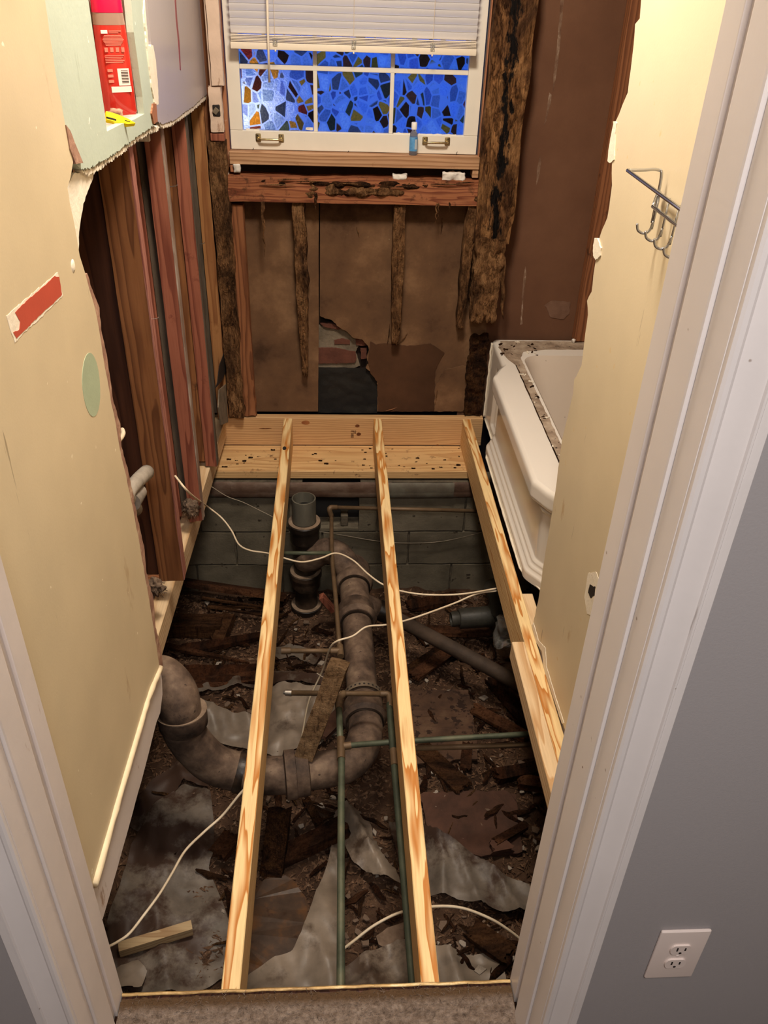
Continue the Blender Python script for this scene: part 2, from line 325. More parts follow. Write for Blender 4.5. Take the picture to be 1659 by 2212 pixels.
m_enamel = paint('white_enamel', (228, 220, 208), .02, 3, .16, .02, 30)
m_enamel_in = paint('dull_enamel_basin', (196, 182, 166), .05, 3, .4, .05, 60, (150, 130, 112), .70, 14)
m_grime = mott('mortar_and_grime', [(.25, srgb(92, 74, 60)), (.45, srgb(150, 130, 110)), (.65, srgb(186, 168, 146)), (.8, srgb(210, 194, 172))], 14, speck=srgb(58, 44, 34), speck_scale=60, speck_at=.64, rough=.9, bump=.7, bscale=90, bdist=.004)
m_sheet = None
t = NT('clouded_polythene'); c = t.coords(); n = t.noise(c, 7, 7, .68); dn = t.noise(c, 3.1, 7, .72)
col = t.ramp(n, [(.3, srgb(82, 73, 64)), (.7, srgb(126, 114, 101))])
col = t.mix(t.ramp(dn, [(.47, (0, 0, 0)), (.56, (1, 1, 1))]), col, srgb(66, 48, 38))
t.bump(t.noise(c, 40, 5, .6), .15, .003); m_sheet = t.fin(col, .5, 0, .35)
t = NT('clean_polythene'); c = t.coords(); n = t.noise(c, 5, 6, .6)
t.bump(t.noise(c, 14, 4, .5), .15, .004); dn = t.noise(c, 3.4, 7, .7); m_sheet2 = t.fin(t.mix(t.ramp(dn, [(.55, (0, 0, 0)), (.66, (1, 1, 1))]), t.ramp(n, [(.3, srgb(98, 87, 75)), (.7, srgb(152, 136, 119))]), srgb(78, 62, 50)), .42, 0, .4)
m_stainboard = mott('rust_stained_board', [(.32, srgb(52, 39, 30)), (.46, srgb(74, 56, 43)), (.60, srgb(112, 74, 40)), (.74, srgb(70, 52, 39))], 6, rough=.4, bump=.2, bscale=20, speck=srgb(60, 40, 28), speck_scale=14, speck_at=.62)
m_cardboard = mott('dirty_hardboard', [(.3, srgb(62, 44, 34)), (.55, srgb(90, 66, 50)), (.78, srgb(116, 92, 70))], 9, rough=.9, bump=.4, bscale=60, speck=srgb(52, 36, 28), speck_scale=30, speck_at=.56)
m_redboard = mott('reddish_dirt_board', [(.3, srgb(60, 42, 33)), (.6, srgb(88, 60, 47)), (.8, srgb(112, 82, 66))], 8, rough=.9, bump=.5, bscale=60, speck=srgb(150, 132, 116), speck_scale=60, speck_at=.72)
m_dirt = mott('dark_brown_dirt', [(.25, srgb(50, 37, 29)), (.5, srgb(78, 58, 45)), (.75, srgb(106, 82, 64))], 9, rough=.95, bump=1, bscale=70, bdist=.012, speck=srgb(140, 120, 100), speck_scale=110, speck_at=.74, spec=.1, rnd=False)
m_chip = mott('pale_plaster_chip', [(.3, srgb(128, 116, 103)), (.7, srgb(186, 173, 158))], 20, rough=.85, bump=.4)
m_chip_b = mott('brown_grey_chip', [(.3, srgb(92, 74, 60)), (.7, srgb(138, 116, 98))], 20, rough=.9, bump=.4)
m_cable = mott('cream_cable_sheath', [(.3, srgb(206, 184, 152)), (.7, srgb(236, 220, 192))], 12, rough=.45, bump=.05)
m_wire = NT('thin_dull_wire').fin(srgb(150, 138, 120), .5)
t = NT('brown_grey_carpet'); c = t.coords((1, 1, 1), False); n = t.noise(c, 90, 6, .62); rw = t.noise(t.new('ShaderNodeMapping', {'Vector': c, 'Scale': (14, 70, 40)}).outputs[0], 1, 4, .6)
col = t.ramp(n, [(.25, srgb(112, 96, 84)), (.5, srgb(156, 138, 124)), (.75, srgb(188, 170, 156))]); col = t.mix(.6, col, t.ramp(rw, [(.35, (.62, .57, .53)), (.55, (1, 1, 1))]), 'MULTIPLY')
yy = t.new('ShaderNodeSeparateXYZ', {0: c}).outputs[1]; col = t.mix(t.ramp(t.math('ADD', yy, t.math('MULTIPLY', rw, .012)), [(.050, (0, 0, 0)), (.066, (1, 1, 1))]), col, srgb(112, 88, 66))
t.bump(t.math('ADD', t.noise(c, 220, 5, .65), rw), 1, .01); m_carpet = t.fin(col, 1, 0, .05)
m_carpet_old = mott('carpet_backing', [(.25, srgb(112, 96, 84)), (.5, srgb(152, 134, 120)), (.75, srgb(182, 164, 150))], 90, rough=1, bump=1, bscale=220, bdist=.01, spec=.05)
m_gold = mott('worn_gold_strip', [(.3, srgb(128, 98, 58)), (.55, srgb(190, 158, 106)), (.75, srgb(240, 222, 180))], 30, (.5, 1, 1), rough=.4, bump=.4, metal=.3)
m_nest = mott('grey_brown_fluff', [(.3, srgb(54, 42, 34)), (.7, srgb(140, 118, 98))], 30, rough=1, bump=1)
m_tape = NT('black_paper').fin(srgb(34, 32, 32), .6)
m_outlet = NT('white_outlet_plastic').fin(srgb(232, 216, 208), .35, 0, .45)
m_dark = NT('dark_slot').fin(srgb(40, 34, 32), .7)
m_ink = NT('brown_stamp_ink').fin(srgb(96, 66, 42), .8)
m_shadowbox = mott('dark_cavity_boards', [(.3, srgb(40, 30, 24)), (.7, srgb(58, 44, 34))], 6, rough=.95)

# stained-glass privacy film on the panes
t = NT('stained_glass_film'); tc = t.new('ShaderNodeTexCoord').outputs['Object']
wp = t.new('ShaderNodeTexNoise', {'Vector': tc, 'Scale': 6.0}).outputs['Color']
vec = t.new('ShaderNodeVectorMath', {0: tc, 1: t.new('ShaderNodeVectorMath', {0: wp, 'Scale': .02}, operation='SCALE').outputs[0]}, operation='ADD').outputs[0]
oi = t.new('ShaderNodeObjectInfo').outputs['Location']; vec = t.new('ShaderNodeVectorMath', {0: vec, 1: oi}, operation='ADD').outputs[0]; vec = t.new('ShaderNodeMapping', {'Vector': vec, 'Scale': (1.08, 0.0, .86)}).outputs[0]
v1 = t.new('ShaderNodeTexVoronoi', {'Vector': vec, 'Scale': 27.0, 'Randomness': .95}); v2 = t.new('ShaderNodeTexVoronoi', {'Vector': vec, 'Scale': 27.0, 'Randomness': .95}, feature='DISTANCE_TO_EDGE')
sep = t.new('ShaderNodeSeparateColor', {0: v1.outputs['Color']}).outputs
cell = t.ramp(sep[0], [(0, (.72, .84, 1)), (.30, (.55, .72, 1)), (.46, (.42, .52, .80)), (.56, (.34, .36, .40)), (.64, (.92, .56, .16)), (.73, (.44, .20, .14)), (.82, (.30, .34, .24)), (.89, (.20, .09, .08)), (.95, (.60, .16, .12))], 'CONSTANT')
cell = t.mix(1.0, cell, t.ramp(sep[1], [(0, (.52, .6, .7)), (.35, (.8, .85, .9)), (.8, (1.1, 1.1, 1.1))]), 'MULTIPLY')
fine = t.noise(tc, 160, 3, .6); cell = t.mix(.5, cell, t.ramp(fine, [(.35, (.55, .6, .7)), (.6, (1, 1, 1))]), 'MULTIPLY')
edge = t.ramp(v2.outputs['Distance'], [(.0, (1, 1, 1)), (.05, (1, 1, 1)), (.085, (0, 0, 0))])
cell = t.mix(edge, cell, (.62, .76, 1.0))
tr = t.new('ShaderNodeBsdfTranslucent', {'Color': cell}).outputs[0]
rf = t.new('ShaderNodeBsdfGlass', {'Color': cell, 'Roughness': .45, 'IOR': 1.2})
bn = t.new('ShaderNodeBump', {'Height': fine, 'Strength': .8, 'Distance': .004}); t.L(bn.outputs[0], rf.inputs['Normal'])
gl = t.new('ShaderNodeBsdfGlossy', {'Color': (.8, .8, .8, 1), 'Roughness': .25}).outputs[0]
mx = t.new('ShaderNodeMixShader', {0: .35, 1: rf.outputs[0], 2: tr}).outputs[0]
mx = t.new('ShaderNodeMixShader', {0: .03, 1: mx, 2: gl}).outputs[0]
t.L(mx, t.out.inputs[0]); m_glass = t.m

# ------------------------------------------------------------------ room shell
XL, YB, XR = -.456, 3.44, .620          # left drywall face, sheathing face, right drywall face
XS = -.478                              # room face of the left studs
JY0, JY1 = .700, .875                   # hall wall face, back edge of the door jamb
CZ = 2.75
def wallquad(root, name, m, x0, x1, y0, y1, z0, z1): return put(name, bm_box(x0, x1, y0, y1, z0, z1), m, root)
ceil = put('ceiling', bm_box(-2.2, 2.2, -2.2, 3.9, CZ, CZ+.05), m_ceil, kind='structure')
# earth under the floor
def gz(x, y):
    b = -.80+.03*fbm(V((x*2.2, y*2.2, 3)), 3)
    return b
def G(u, v, lift=0):
    z = -.78
    for _ in range(5): p = at(u, v, Z=z); z = gz(p.x, p.y)+lift
    return at(u, v, Z=z)
bm = bmesh.new(); NX, NY = 150, 150; gx0, gx1, gy0, gy1 = -1.5, 1.5, .5, 3.2; grid = []
for j in range(NY+1):
    for i in range(NX+1):
        x = gx0+(gx1-gx0)*i/NX; y = gy0+(gy1-gy0)*j/NY
        grid.append(bm.verts.new((x, y, gz(x, y)+.012*fbm(V((x*14, y*14, 1)), 4)+.006*noise.noise(V((x*50, y*50, 5))))))
for j in range(NY):
    for i in range(NX):
        k = j*(NX+1)+i; bm.faces.new((grid[k], grid[k+1], grid[k+NX+2], grid[k+NX+1]))
put('floor', bm, m_dirt, kind='structure', smooth=True)
# enclosure out of sight: crawl-space sides, room sides, hall
def lone(name, m, *b): return put(name, bm_box(*b), m, kind='structure')
lone('wall_crawlspace_left', m_shadowbox, -1.56, -1.51, .45, 3.2, -1.1, -.03)
lone('wall_crawlspace_right', m_shadowbox, 1.51, 1.56, .45, 3.2, -1.1, -.03)
lone('wall_crawlspace_near', m_shadowbox, -1.5, 1.5, .42, .48, -1.1, -.03)
lone('floor_side', m_shadowbox, -1.55, -.72, .9, 3.3, -.02, 0)
lone('wall_hall_left', m_hall, -2.2, -2.15, -2.2, 3.6, -1.1, CZ); lone('wall_hall_right', m_hall, 2.15, 2.2, -2.2, 3.6, -1.1, CZ)
lone('wall_hall_far', m_hall, -2.14, 2.14, -2.2, -2.15, .02, CZ)
# unseen outer house skin, added to shut out sky light except at the window
for b in ((-2.2, -.404, 3.545, 3.60, -1.1, 2.8), (.556, 2.2, 3.545, 3.60, -1.1, 2.8), (-.404, .556, 3.545, 3.60, -1.1, 1.09), (-.404, .556, 3.545, 3.60, 2.02, 2.8)): lone('wall_outer_seal', m_shadowbox, *b)
for b in ((-.45, -.404, 3.455, 3.545, 1.0, 2.1), (.556, .60, 3.455, 3.545, 1.0, 2.1), (-.45, .6, 3.455, 3.545, 2.05, 2.1)): lone('trim_seal', m_shadowbox, *b)  # jamb fill added to stop sky light leaking beside the sash
lone('wall_outer_seal', m_shadowbox, -1.6, -1.55, 3.2, 3.6, -1.1, 2.8); lone('wall_outer_seal', m_shadowbox, 1.55, 1.6, 1.6, 3.6, -1.1, 2.8)
lone('floor_side', m_shadowbox, .72, 1.55, .9, 3.4, -.06, -.02)

# ---- front wall (grey hall side) and door casing
JL, JR = -.427, .357
wf = struct_root('wall_front', (0, JY0, 0))
put('grey_panel', bm_box(JR+.024, 2.15, JY0, JY1-.01, .015, CZ), m_grey, wf)
put('grey_panel', bm_box(-2.15, JL-.024, JY0, JY1-.01, .015, CZ), m_grey, wf)
put('grey_panel', bm_box(JL-.012, JR+.012, JY0, JY1-.01, 2.06, CZ), m_grey, wf)
def casing(name, xj, s):
    """s=+1 right jamb, -1 left; profile runs from the jamb back edge forward to the casing's outer edge"""
    root = struct_root(name, (xj, JY0, 0.012)); zt = 2.06
    jf = .003
    md = m_trim_dirty if s < 0 else m_trim
    def strip(nm, a, b, y0, y1, bv=.0015): return put(nm, bm_box(min(xj+s*a, xj+s*b), max(xj+s*a, xj+s*b), y0, y1, 0.0, zt, bv, 2), md, root)
    strip('jamb', .006, .020, JY0, JY1-.002)
    strip('jamb_face', 0.0, .0065, .831, JY1)
    strip('door_stop', -.005, .0065, .745, .804, .004)
    strip('jamb_face', 0.0, .0065, JY0-.001, .744)
    yf = JY0
    pr = [(0, 0), (0, -.008), (.003, -.0105), (.008, -.0105), (.011, -.008), (.0125, -.0065), (.018, -.0072), (.024, -.009), (.030, -.012), (.036, -.0148), (.039, -.0155), (.0405, -.0185), (.043, -.0185), (.0445, -.0165), (.055, -.0165), (.056, -.0155), (.056, 0)]
    pts = [V((xj+s*(.001+a), yf+b, .003)) for a, b in pr]
    put('casing_moulding', bm_prism(pts, (0, 0, zt)), m_trim, root, smooth=.5)
    return root
tr_ = casing('trim_1', JR, 1); tl_ = casing('trim_2', JL, -1)
hd = struct_root('trim_3', (0, JY0, 2.04)); put('head_casing', bm_box(JL-.08, JR+.08, JY0-.018, JY0, 2.06, 2.14, .003), m_trim, hd)
put('head_jamb', bm_box(JL-.012, JR+.012, JY0, JY1, 2.04, 2.06), m_trim, hd)

# ---- outlet on the grey wall
ot = thing('wall_outlet', 'white duplex electrical outlet low on the grey hall wall', 'outlet', at(1460, 2055, Y=JY0))
oc = [at(1418, 2006, Y=JY0), at(1531, 2000, Y=JY0), at(1495, 2107, Y=JY0), at(1390, 2106, Y=JY0)]
ox = sum(p.x for p in oc)/4+.002; oz = sum(p.z for p in oc)/4; hw, hh = .0405, .069
ot.location = (ox, JY0, oz); WO[ot.name] = V(ot.location)
put('cover_plate', bm_box(ox-hw, ox+hw, JY0-.006, JY0, oz-hh, oz+hh, .0035, 3), m_outlet, ot, smooth=.6)
for sz in (1, -1):
    zc = oz+sz*.0205; prof = []
    for k in range(28):
        a = 2*math.pi*k/28; x = .0172*math.cos(a); z = max(-.0125, min(.0125, .0172*math.sin(a))); prof.append(V((ox+x, JY0-.006, zc+z)))
    rc = put('receptacle', bm_prism(prof, (0, -.003, 0)), m_outlet, ot)
    for dx, h in ((-.0065, .0045), (.0065, .0035)): put('slot', bm_box(ox+dx-.0012, ox+dx+.0012, JY0-.0096, JY0-.0085, zc-h+.003, zc+h+.003), m_dark, rc)
    put('ground_hole', bm_lathe((ox, JY0-.0096, zc-.0075), (0, 1, 0), [(0, .0024), (.001, .0024)], 10), m_dark, rc)
put('screw', bm_lathe((ox, JY0-.0075, oz), (0, 1, 0), [(0, .0022), (.002, .0028)], 12), m_outlet, ot)

# ---- hall floor: carpet, its sub floor and the worn edge strip
cz = .012
cpt = thing('carpet', 'worn brown grey carpet ending at the bathroom doorway', 'carpet', (0, 0, 0))
bm = bmesh.new(); gnx, gny = 230, 90; rows = []
def cedge(x): return JY1-.016+.0035*noise.noise(V((x*30, 0, 0)))+.002*noise.noise(V((x*90, 4, 0)))
for j in range(gny+1):
    row = []
    for i in range(gnx+1):
        x = JL+.003+(JR-JL-.006)*i/gnx; f = (j/gny); ye = cedge(x); y = ye-.15*(1-f)
        e = ye-y; z = cz+.004+.004*fbm(V((x*120, y*120, 0)), 3)+.003*noise.noise(V((x*20, y*60, 2)))
        if e < .012: z -= .006*(1-e/.012)
        row.append(bm.verts.new((x, y, z)))
    rows.append(row)
for j in range(gny):
    for i in range(gnx): bm.faces.new((rows[j][i], rows[j][i+1], rows[j+1][i+1], rows[j+1][i]))
put('pile', bm, m_carpet, cpt, smooth=True)
put('backing', bm_box(-2.14, 2.14, -2.14, JY0-.024, -.02, cz+.001), m_carpet, cpt)
put('backing', bm_box(JL+.001, JR-.001, JY0-.02, JY1-.022, -.02, cz), m_carpet, cpt)
rnd = random.Random(4); bms = []
for k in range(260):
    x = rnd.uniform(-.41, .345); y = rnd.uniform(.80, cedge(x)); p = V((x, y, cz+.004)); a = rnd.uniform(0, 6.28); l = rnd.uniform(.004, .010)
    bms.append(bm_tube([p, p+V((math.cos(a)*l*.5, math.sin(a)*l*.5, l*.5)), p+V((math.cos(a)*l, math.sin(a)*l, l*.55))], .0005, 3))
put('loose_fibre', join(*bms), m_carpet, cpt, kind='stuff')
st = thing('threshold_strip', 'worn gold edge strip along the carpet at the doorway', 'edge strip', (0, JY1, 0))
pts = []
for i in range(60): x = JL+.002+(JR-JL-.004)*i/59; pts.append(V((x, JY1-.009+.0015*noise.noise(V((x*25, 7, 0))), cz+.003+.0012*noise.noise(V((x*40, 1, 0))))))
bm = bmesh.new(); prev = None
for p in pts:
    q = [bm.verts.new(p+V((0, a, b))) for a, b in ((-.004, -.001), (-.002, .0012), (.001, .0008), (.0035, -.002), (.004, -.010))]
    if prev:
        for k in range(4): bm.faces.new((prev[k], q[k], q[k+1], prev[k+1]))
    prev = q
put('metal_lip', bm, m_gold, st, smooth=True)
put('floor_edge_board', bm_box(JL+.002, JR-.002, JY1-.02, JY1-.004, -.02, cz-.004), m_stud_dark, st)
hb = put('header_board', bm_box(-.70, .70, JY1-.045, JY1-.006, -.17, -.021), m_stud_dark, label='dark header board under the doorway carrying the joist ends', cat='board')

# ---- left wall
wl = struct_root('wall_left', (XL, 1.2, .1))
def px(poly, **k): return [at(u, v, **k) for u, v in poly]
right_edge = [(97, -90), (97, 0), (108, 80), (120, 160), (132, 220), (140, 265), (150, 310), (158, 350), (152, 385), (146, 405), (151, 440), (160, 480), (166, 515), (172, 552), (184, 590), (193, 625), (205, 665), (214, 712), (222, 765), (232, 820), (240, 870), (250, 915), (258, 965), (268, 1010), (280, 1065), (292, 1125), (302, 1178), (312, 1238), (322, 1295), (332, 1355), (338, 1395), (344, 1438)]
re = px(right_edge, X=XL); yj = .80
pts = [V((XL, re[0].y, CZ))]+flat(jag(re, .02, .0022, 3), 'x', XL)+flat(px([(300, 1572), (205, 1905)], X=XL), 'x', XL)
lowz = pts[-1].z
pts += [V((XL, yj, lowz)), V((XL, yj, CZ))]
put('drywall_panel', bm_prism(pts, (-.012, 0, 0)), m_yellow, wl)
# older layer showing behind the torn edge
e2 = [(u+7+3*math.sin(v*.05), v) for u, v in right_edge if v > 560]
e2p = flat(jag(px(e2, X=XL-.013), .012, .003, 8), 'x', XL-.013)
back = [V((XL-.013, p.y-.06, p.z)) for p in (e2p[-1], e2p[0])]
put('torn_paper_edge', bm_prism(e2p+back, (-.006, 0, 0)), m_torn_br, wl)
# torn white flap at the top of the hole
fl = [(150, 395), (160, 375), (178, 372), (203, 362), (201, 385), (190, 412), (180, 440), (176, 465), (171, 500), (170, 540), (163, 520), (156, 480), (148, 440), (145, 415)]
put('torn_gypsum', bm_prism(flat(jag(px(fl, X=XL-.0125), .01, .0015, 5, True), 'x', XL-.0125), (-.008, 0, 0)), m_torn, wl)
fl = [(143, 270), (152, 282), (166, 318), (180, 352), (164, 354), (152, 322)]
put('splintered_edge', bm_prism(flat(jag(px(fl, X=XL+.002), .012, .001, 6, True), 'x', XL+.002), (-.010, 0, 0)), m_torn_br, wl)
# pale bead and plaster strip where the skirting was
bead = smooth_path(px([(346, 1443), (322, 1500), (300, 1572), (262, 1700), (228, 1820), (202, 1912)], X=XL), 5)
put('caulk_bead', bm_tube(bead, [.0085+.003*noise.noise(p*40) for p in bead], 8), m_bead, wl, smooth=True)
sk = [(347, 1446), (350, 1470), (351, 1500), (346, 1540), (338, 1560), (310, 1670), (280, 1780), (245, 1905), (222, 1985), (190, 2010), (190, 1950), (203, 1912), (228, 1820), (262, 1700), (300, 1572), (322, 1500)]
put('bare_skirting_strip', bm_prism(flat(jag(px(sk, X=XL-.003), .03, .0012, 7, True), 'x', XL-.003), (-.014, 0, 0)), m_trim_dirty, wl)
put('wood_sliver', bm_prism(flat(px([(189, 1884), (197, 1905), (205, 1945), (206, 1965), (198, 1940), (188, 1905)], X=XL+.004), 'x', XL+.004), (-.004, 0, 0)), m_windowwood_z, wl)
# torn red patch, sage patch, blemish
put('torn_paint_patch', bm_prism(flat(jag(px([(14, 682), (30, 668), (125, 588), (131, 618), (136, 638), (90, 685), (50, 720), (33, 740), (22, 710)], X=XL+.0006), .008, .0012, 9, True), 'x', XL+.0006), (-.003, 0, 0)), m_torn, wl)
put('red_paint_patch', bm_prism(flat(jag(px([(33, 675), (60, 648), (95, 618), (118, 596), (128, 598), (134, 636), (122, 648), (88, 680), (62, 705), (36, 731), (29, 718), (42, 712), (44, 695)], X=XL+.0011), .007, .0009, 10, True), 'x', XL+.0011), (-.003, 0, 0)), m_redpaint, wl)
ov = [(195+2+19*math.cos(a)+(5 if math.sin(a) > 0 else -3)*abs(math.sin(a)), 831+69*math.sin(a)) for a in [2*math.pi*k/40 for k in range(40)]]
put('sage_paint_patch', bm_prism(flat(px(ov, X=XL+.0006), 'x', XL+.0006), (-.003, 0, 0)), m_greenpatch, wl)
bmb = bm_lathe(at(154, 575, X=XL-.003), (1, 0, 0), [(0, .013), (.003, .012), (.005, .006)], 14); put('nail_hole_blob', bmb, m_torn, wl, smooth=True)  # raised pale blob stands in for a nail-pulled hole
# green plaster board with the recess, mauve tile board
XG = XL-.003
gl_ = [(97, -90), (97, 0), (108, 80), (120, 160), (132, 220), (140, 265), (150, 310), (160, 352), (176, 366), (196, 362), (212, 352), (228, 344), (242, 336), (255, 326), (268, 316), (285, 305), (300, 292), (318, 282), (330, 272), (334, 262), (330, 200), (322, 120), (318, 60), (311, 0), (308, -60), (279, -60), (283, 0), (289, 70), (300, 150), (308, 210), (312, 246), (290, 258), (262, 268), (231, 284), (226, 240), (217, 180), (207, 110), (198, 50), (191, 0), (184, -60), (97, -90)]
gp = flat(px(gl_[:-1], X=XG), 'x', XG)
ge = jag(gp[8:21], .007, .003, 12); gp = gp[:8]+flat(ge, 'x', XG)+gp[21:]
put('green_plaster_panel', bm_prism(gp, (-.016, 0, 0)), m_green, wl)
tp = at(97, -60, X=XG).z
for (u0, u1) in ((97, 184), (279, 308)):
    a, b = at(u0, -60, X=XG), at(u1, -60, X=XG)
    put('green_plaster_panel', bm_box(XG-.016, XG, a.y, b.y, min(a.z, b.z)-.004, CZ), m_green, wl)
chip = [(313, 0), (318, 60), (321, 100), (331, 98), (337, 130), (341, 180), (343, 225), (335, 226), (327, 180), (319, 110), (311, 30)]
put('chipped_plaster_edge', bm_prism(flat(jag(px(chip, X=XG+.003), .008, .0024, 13, True), 'x', XG+.003), (-.010, 0, 0)), m_torn, wl)
put('splintered_edge', bm_prism(flat(jag(px([(331, 224), (338, 224), (341, 262), (333, 268), (328, 245)], X=XG+.004), .008, .001, 14, True), 'x', XG+.004), (-.008, 0, 0)), m_windowwood_z, wl)
lowchip = [(176, 368), (200, 366), (236, 343), (262, 324), (300, 296), (332, 276), (345, 274), (340, 282), (322, 288), (300, 302), (280, 318), (255, 338), (232, 352), (205, 372), (186, 378)]
put('chipped_plaster_edge', bm_prism(flat(jag(px(lowchip, X=XG-.004), .006, .004, 15, True), 'x', XG-.004), (-.012, 0, 0)), m_torn, wl)
XM = XL-.010
mv = [(318, -60), (318, 0), (326, 90), (333, 200), (340, 262), (352, 268), (368, 262), (380, 258), (398, 243), (418, 230), (436, 212), (448, 204), (447, 160), (443, 80), (437, 0), (433, -60)]
mp = flat(px(mv, X=XM), 'x', XM); me_ = flat(jag(mp[4:12], .007, .002, 16), 'x', XM); mp = [V((XM, mp[0].y, CZ))]+mp[1:4]+me_+mp[12:15]+[V((XM, mp[-1].y, CZ))]
put('mauve_tile_board', bm_prism(mp, (-.010, 0, 0)), m_mauve, wl)
lc = [(344, 268), (375, 262), (400, 242), (420, 229), (440, 210), (448, 205), (448, 211), (438, 220), (420, 236), (402, 250), (380, 264), (366, 274), (348, 276)]
put('chipped_board_edge', bm_prism(flat(jag(px(lc, X=XM-.002), .006, .004, 17, True), 'x', XM-.002), (-.010, 0, 0)), m_torn, wl)
dr = px([(377, -10), (380, 40), (385, 90), (389, 150), (391, 152), (388, 90), (383, 40), (380, -10)], X=XM+.0006); put('red_drip', bm_prism(flat(dr, 'x', XM+.0006), (-.002, 0, 0)), NT('dark_red_drip').fin(srgb(140, 50, 54), .4), wl)
# recess box behind the opening
a, b = at(191, 0, X=XG), at(312, 246, X=XG); zs = at(262, 262, X=XG-.03).z
ny0, ny1 = at(176, 150, X=XG).y, at(318, 150, X=XG).y
put('recess_back', bm_box(XG-.097, XG-.090, ny0-.1, ny1+.03, zs-.08, CZ), mott('recess_tan_board', [(.3, srgb(186, 162, 142)), (.7, srgb(214, 194, 176))], 8, bump=.3), wl)
put('recess_side', bm_box(XG-.092, XG-.016, ny1+.004, ny1+.02, zs-.08, CZ), mott('recess_side_plaster', [(.3, srgb(190, 170, 152)), (.7, srgb(218, 202, 186))], 8, bump=.4), wl)
put('recess_side', bm_box(XG-.092, XG-.016, ny0-.1, ny0-.09, zs-.08, CZ), m_torn_br, wl)
put('recess_ledge', rough_box(XG-.092, XG-.0165, ny0-.09, ny1+.004, zs-.03, zs, .012, .0025, 3), m_ledge, wl, smooth=.7)
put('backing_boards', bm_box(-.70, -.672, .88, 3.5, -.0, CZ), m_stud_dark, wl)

# ---- right wall: cream stub beside the tub
wr = struct_root('wall_right', (XR, 1.4, .1))
edge_r = [(1392, -90), (1385, 0), (1382, 40), (1372, 52), (1366, 120), (1356, 200), (1344, 228), (1330, 262), (1324, 262), (1326, 300), (1322, 350), (1322, 400), (1312, 470), (1296, 510), (1290, 545), (1284, 580), (1278, 630), (1268, 650), (1270, 680), (1262, 740), (1256, 790), (1240, 820), (1238, 850), (1224, 910), (1214, 950), (1206, 1010), (1200, 1060), (1192, 1110), (1184, 1160), (1174, 1220), (1164, 1290), (1152, 1345)]
rp = px(edge_r, X=XR)
jr = flat(jag(rp, .018, .0022, 21), 'x', XR)
low_r = [(1150, 1352), (1162, 1385), (1176, 1405), (1178, 1440), (1196, 1500), (1216, 1562)]
lr = flat(jag(px(low_r, X=XR), .012, .0018, 22), 'x', XR)
pts = [V((XR, jr[0].y, CZ))]+jr+lr+[V((XR, .80, lr[-1].z)), V((XR, .80, CZ))]
put('drywall_panel', bm_prism(pts, (.016, 0, 0)), m_yellow_r, wr)
sk = [(1150, 1352), (1148, 1376), (1150, 1420), (1162, 1490), (1180, 1560), (1202, 1640), (1235, 1640), (1216, 1562), (1196, 1500), (1178, 1440), (1176, 1405), (1162, 1385)]
put('bare_plaster_strip', bm_prism(flat(jag(px(sk, X=XR+.004), .02, .0022, 23, True), 'x', XR+.004), (.012, 0, 0)), m_mauve, wr)
cr = px([(1152, 1345), (1162, 1382), (1178, 1400), (1180, 1440), (1198, 1500), (1218, 1562), (1213, 1562), (1194, 1504), (1174, 1442), (1171, 1408), (1158, 1388), (1149, 1352)], X=XR-.0015)
put('broken_plaster_lip', bm_prism(flat(jag(cr, .01, .0015, 24, True), 'x', XR-.0015), (.01, 0, 0)), m_torn, wr)
fl = [(1326, 262), (1332, 266), (1328, 300), (1326, 345), (1318, 352), (1312, 348), (1314, 325), (1318, 300), (1322, 280)]
put('torn_gypsum', bm_prism(flat(jag(px(fl, X=XR-.002), .008, .0014, 25, True), 'x', XR-.002), (.012, 0, 0)), m_torn, wr)
fl = [(1284, 514), (1290, 516), (1298, 536), (1296, 552), (1286, 562), (1281, 552), (1281, 530)]
put('torn_gypsum', bm_prism(flat(jag(px(fl, X=XR-.003), .006, .0016, 26, True), 'x', XR-.003), (.012, 0, 0)), m_torn, wr)
cp = px([(1270, 1238), (1288, 1236), (1297, 1262), (1294, 1300), (1284, 1332), (1268, 1326), (1262, 1290)], X=XR-.0008)
put('chipped_patch', bm_prism(flat(jag(cp, .008, .0012, 27, True), 'x', XR-.0008), (.003, 0, 0)), m_torn, wr)
cp = px([(1274, 1262), (1286, 1268), (1284, 1286), (1276, 1292), (1270, 1280)], X=XR-.0014)
put('dark_hole', bm_prism(flat(jag(cp, .006, .0015, 28, True), 'x', XR-.0014), (.002, 0, 0)), m_dark, wr)
put('back_plaster', bm_box(XR+.017, XR+.09, .88, 1.90, .0, CZ), m_stud_dark, wr)
put('wall_tub_end', bm_box(1.43, 1.47, 1.7, 3.43, -.02, CZ), m_fiber_end, kind='structure')
put('wall_tub_near', bm_box(XR+.10, 1.42, 1.80, 1.84, .0, CZ), m_mauve, kind='structure')

# ---- chrome hook rack on the right wall
rk = thing('wire_hook_rack', 'chrome wire rack with hooks on the cream wall stub', 'hook rack', at(1420, 420, X=XR))
r = .0028
off = .045
tA, tB, tC = at(1356, 368, X=XR-.085), at(1421, 367, X=XR-.020), at(1408, 440, X=XR-.020)
Zt, Zm, Zb = tB.z, at(1420, 416, X=XR-.02).z, tC.z
yf_, yn = tB.y, .95
def wirebm(p, rad=r, sub=4): return bm_tube(smooth_path(p, sub) if sub else p, rad, 8)
put('front_rail', bm_tube([tA, V((tA.x, yn, tA.z-.002))], .0034, 10), m_chrome, rk, smooth=True)
put('end_arm', wirebm([tA, tA.lerp(tB, .5), tB, V((XR-.012, tB.y-.004, tB.z-.012)), V((XR-.012, tB.y-.004, Zb-.035))], .0028, 5), m_chrome, rk, smooth=True)
put('back_rail', bm_tube([V((XR-.010, yf_+.005, Zm-.005)), V((XR-.010, yn, Zm-.005))], r, 8), m_chrome, rk, smooth=True)
pB = at(1410, 446, X=XR-.035)
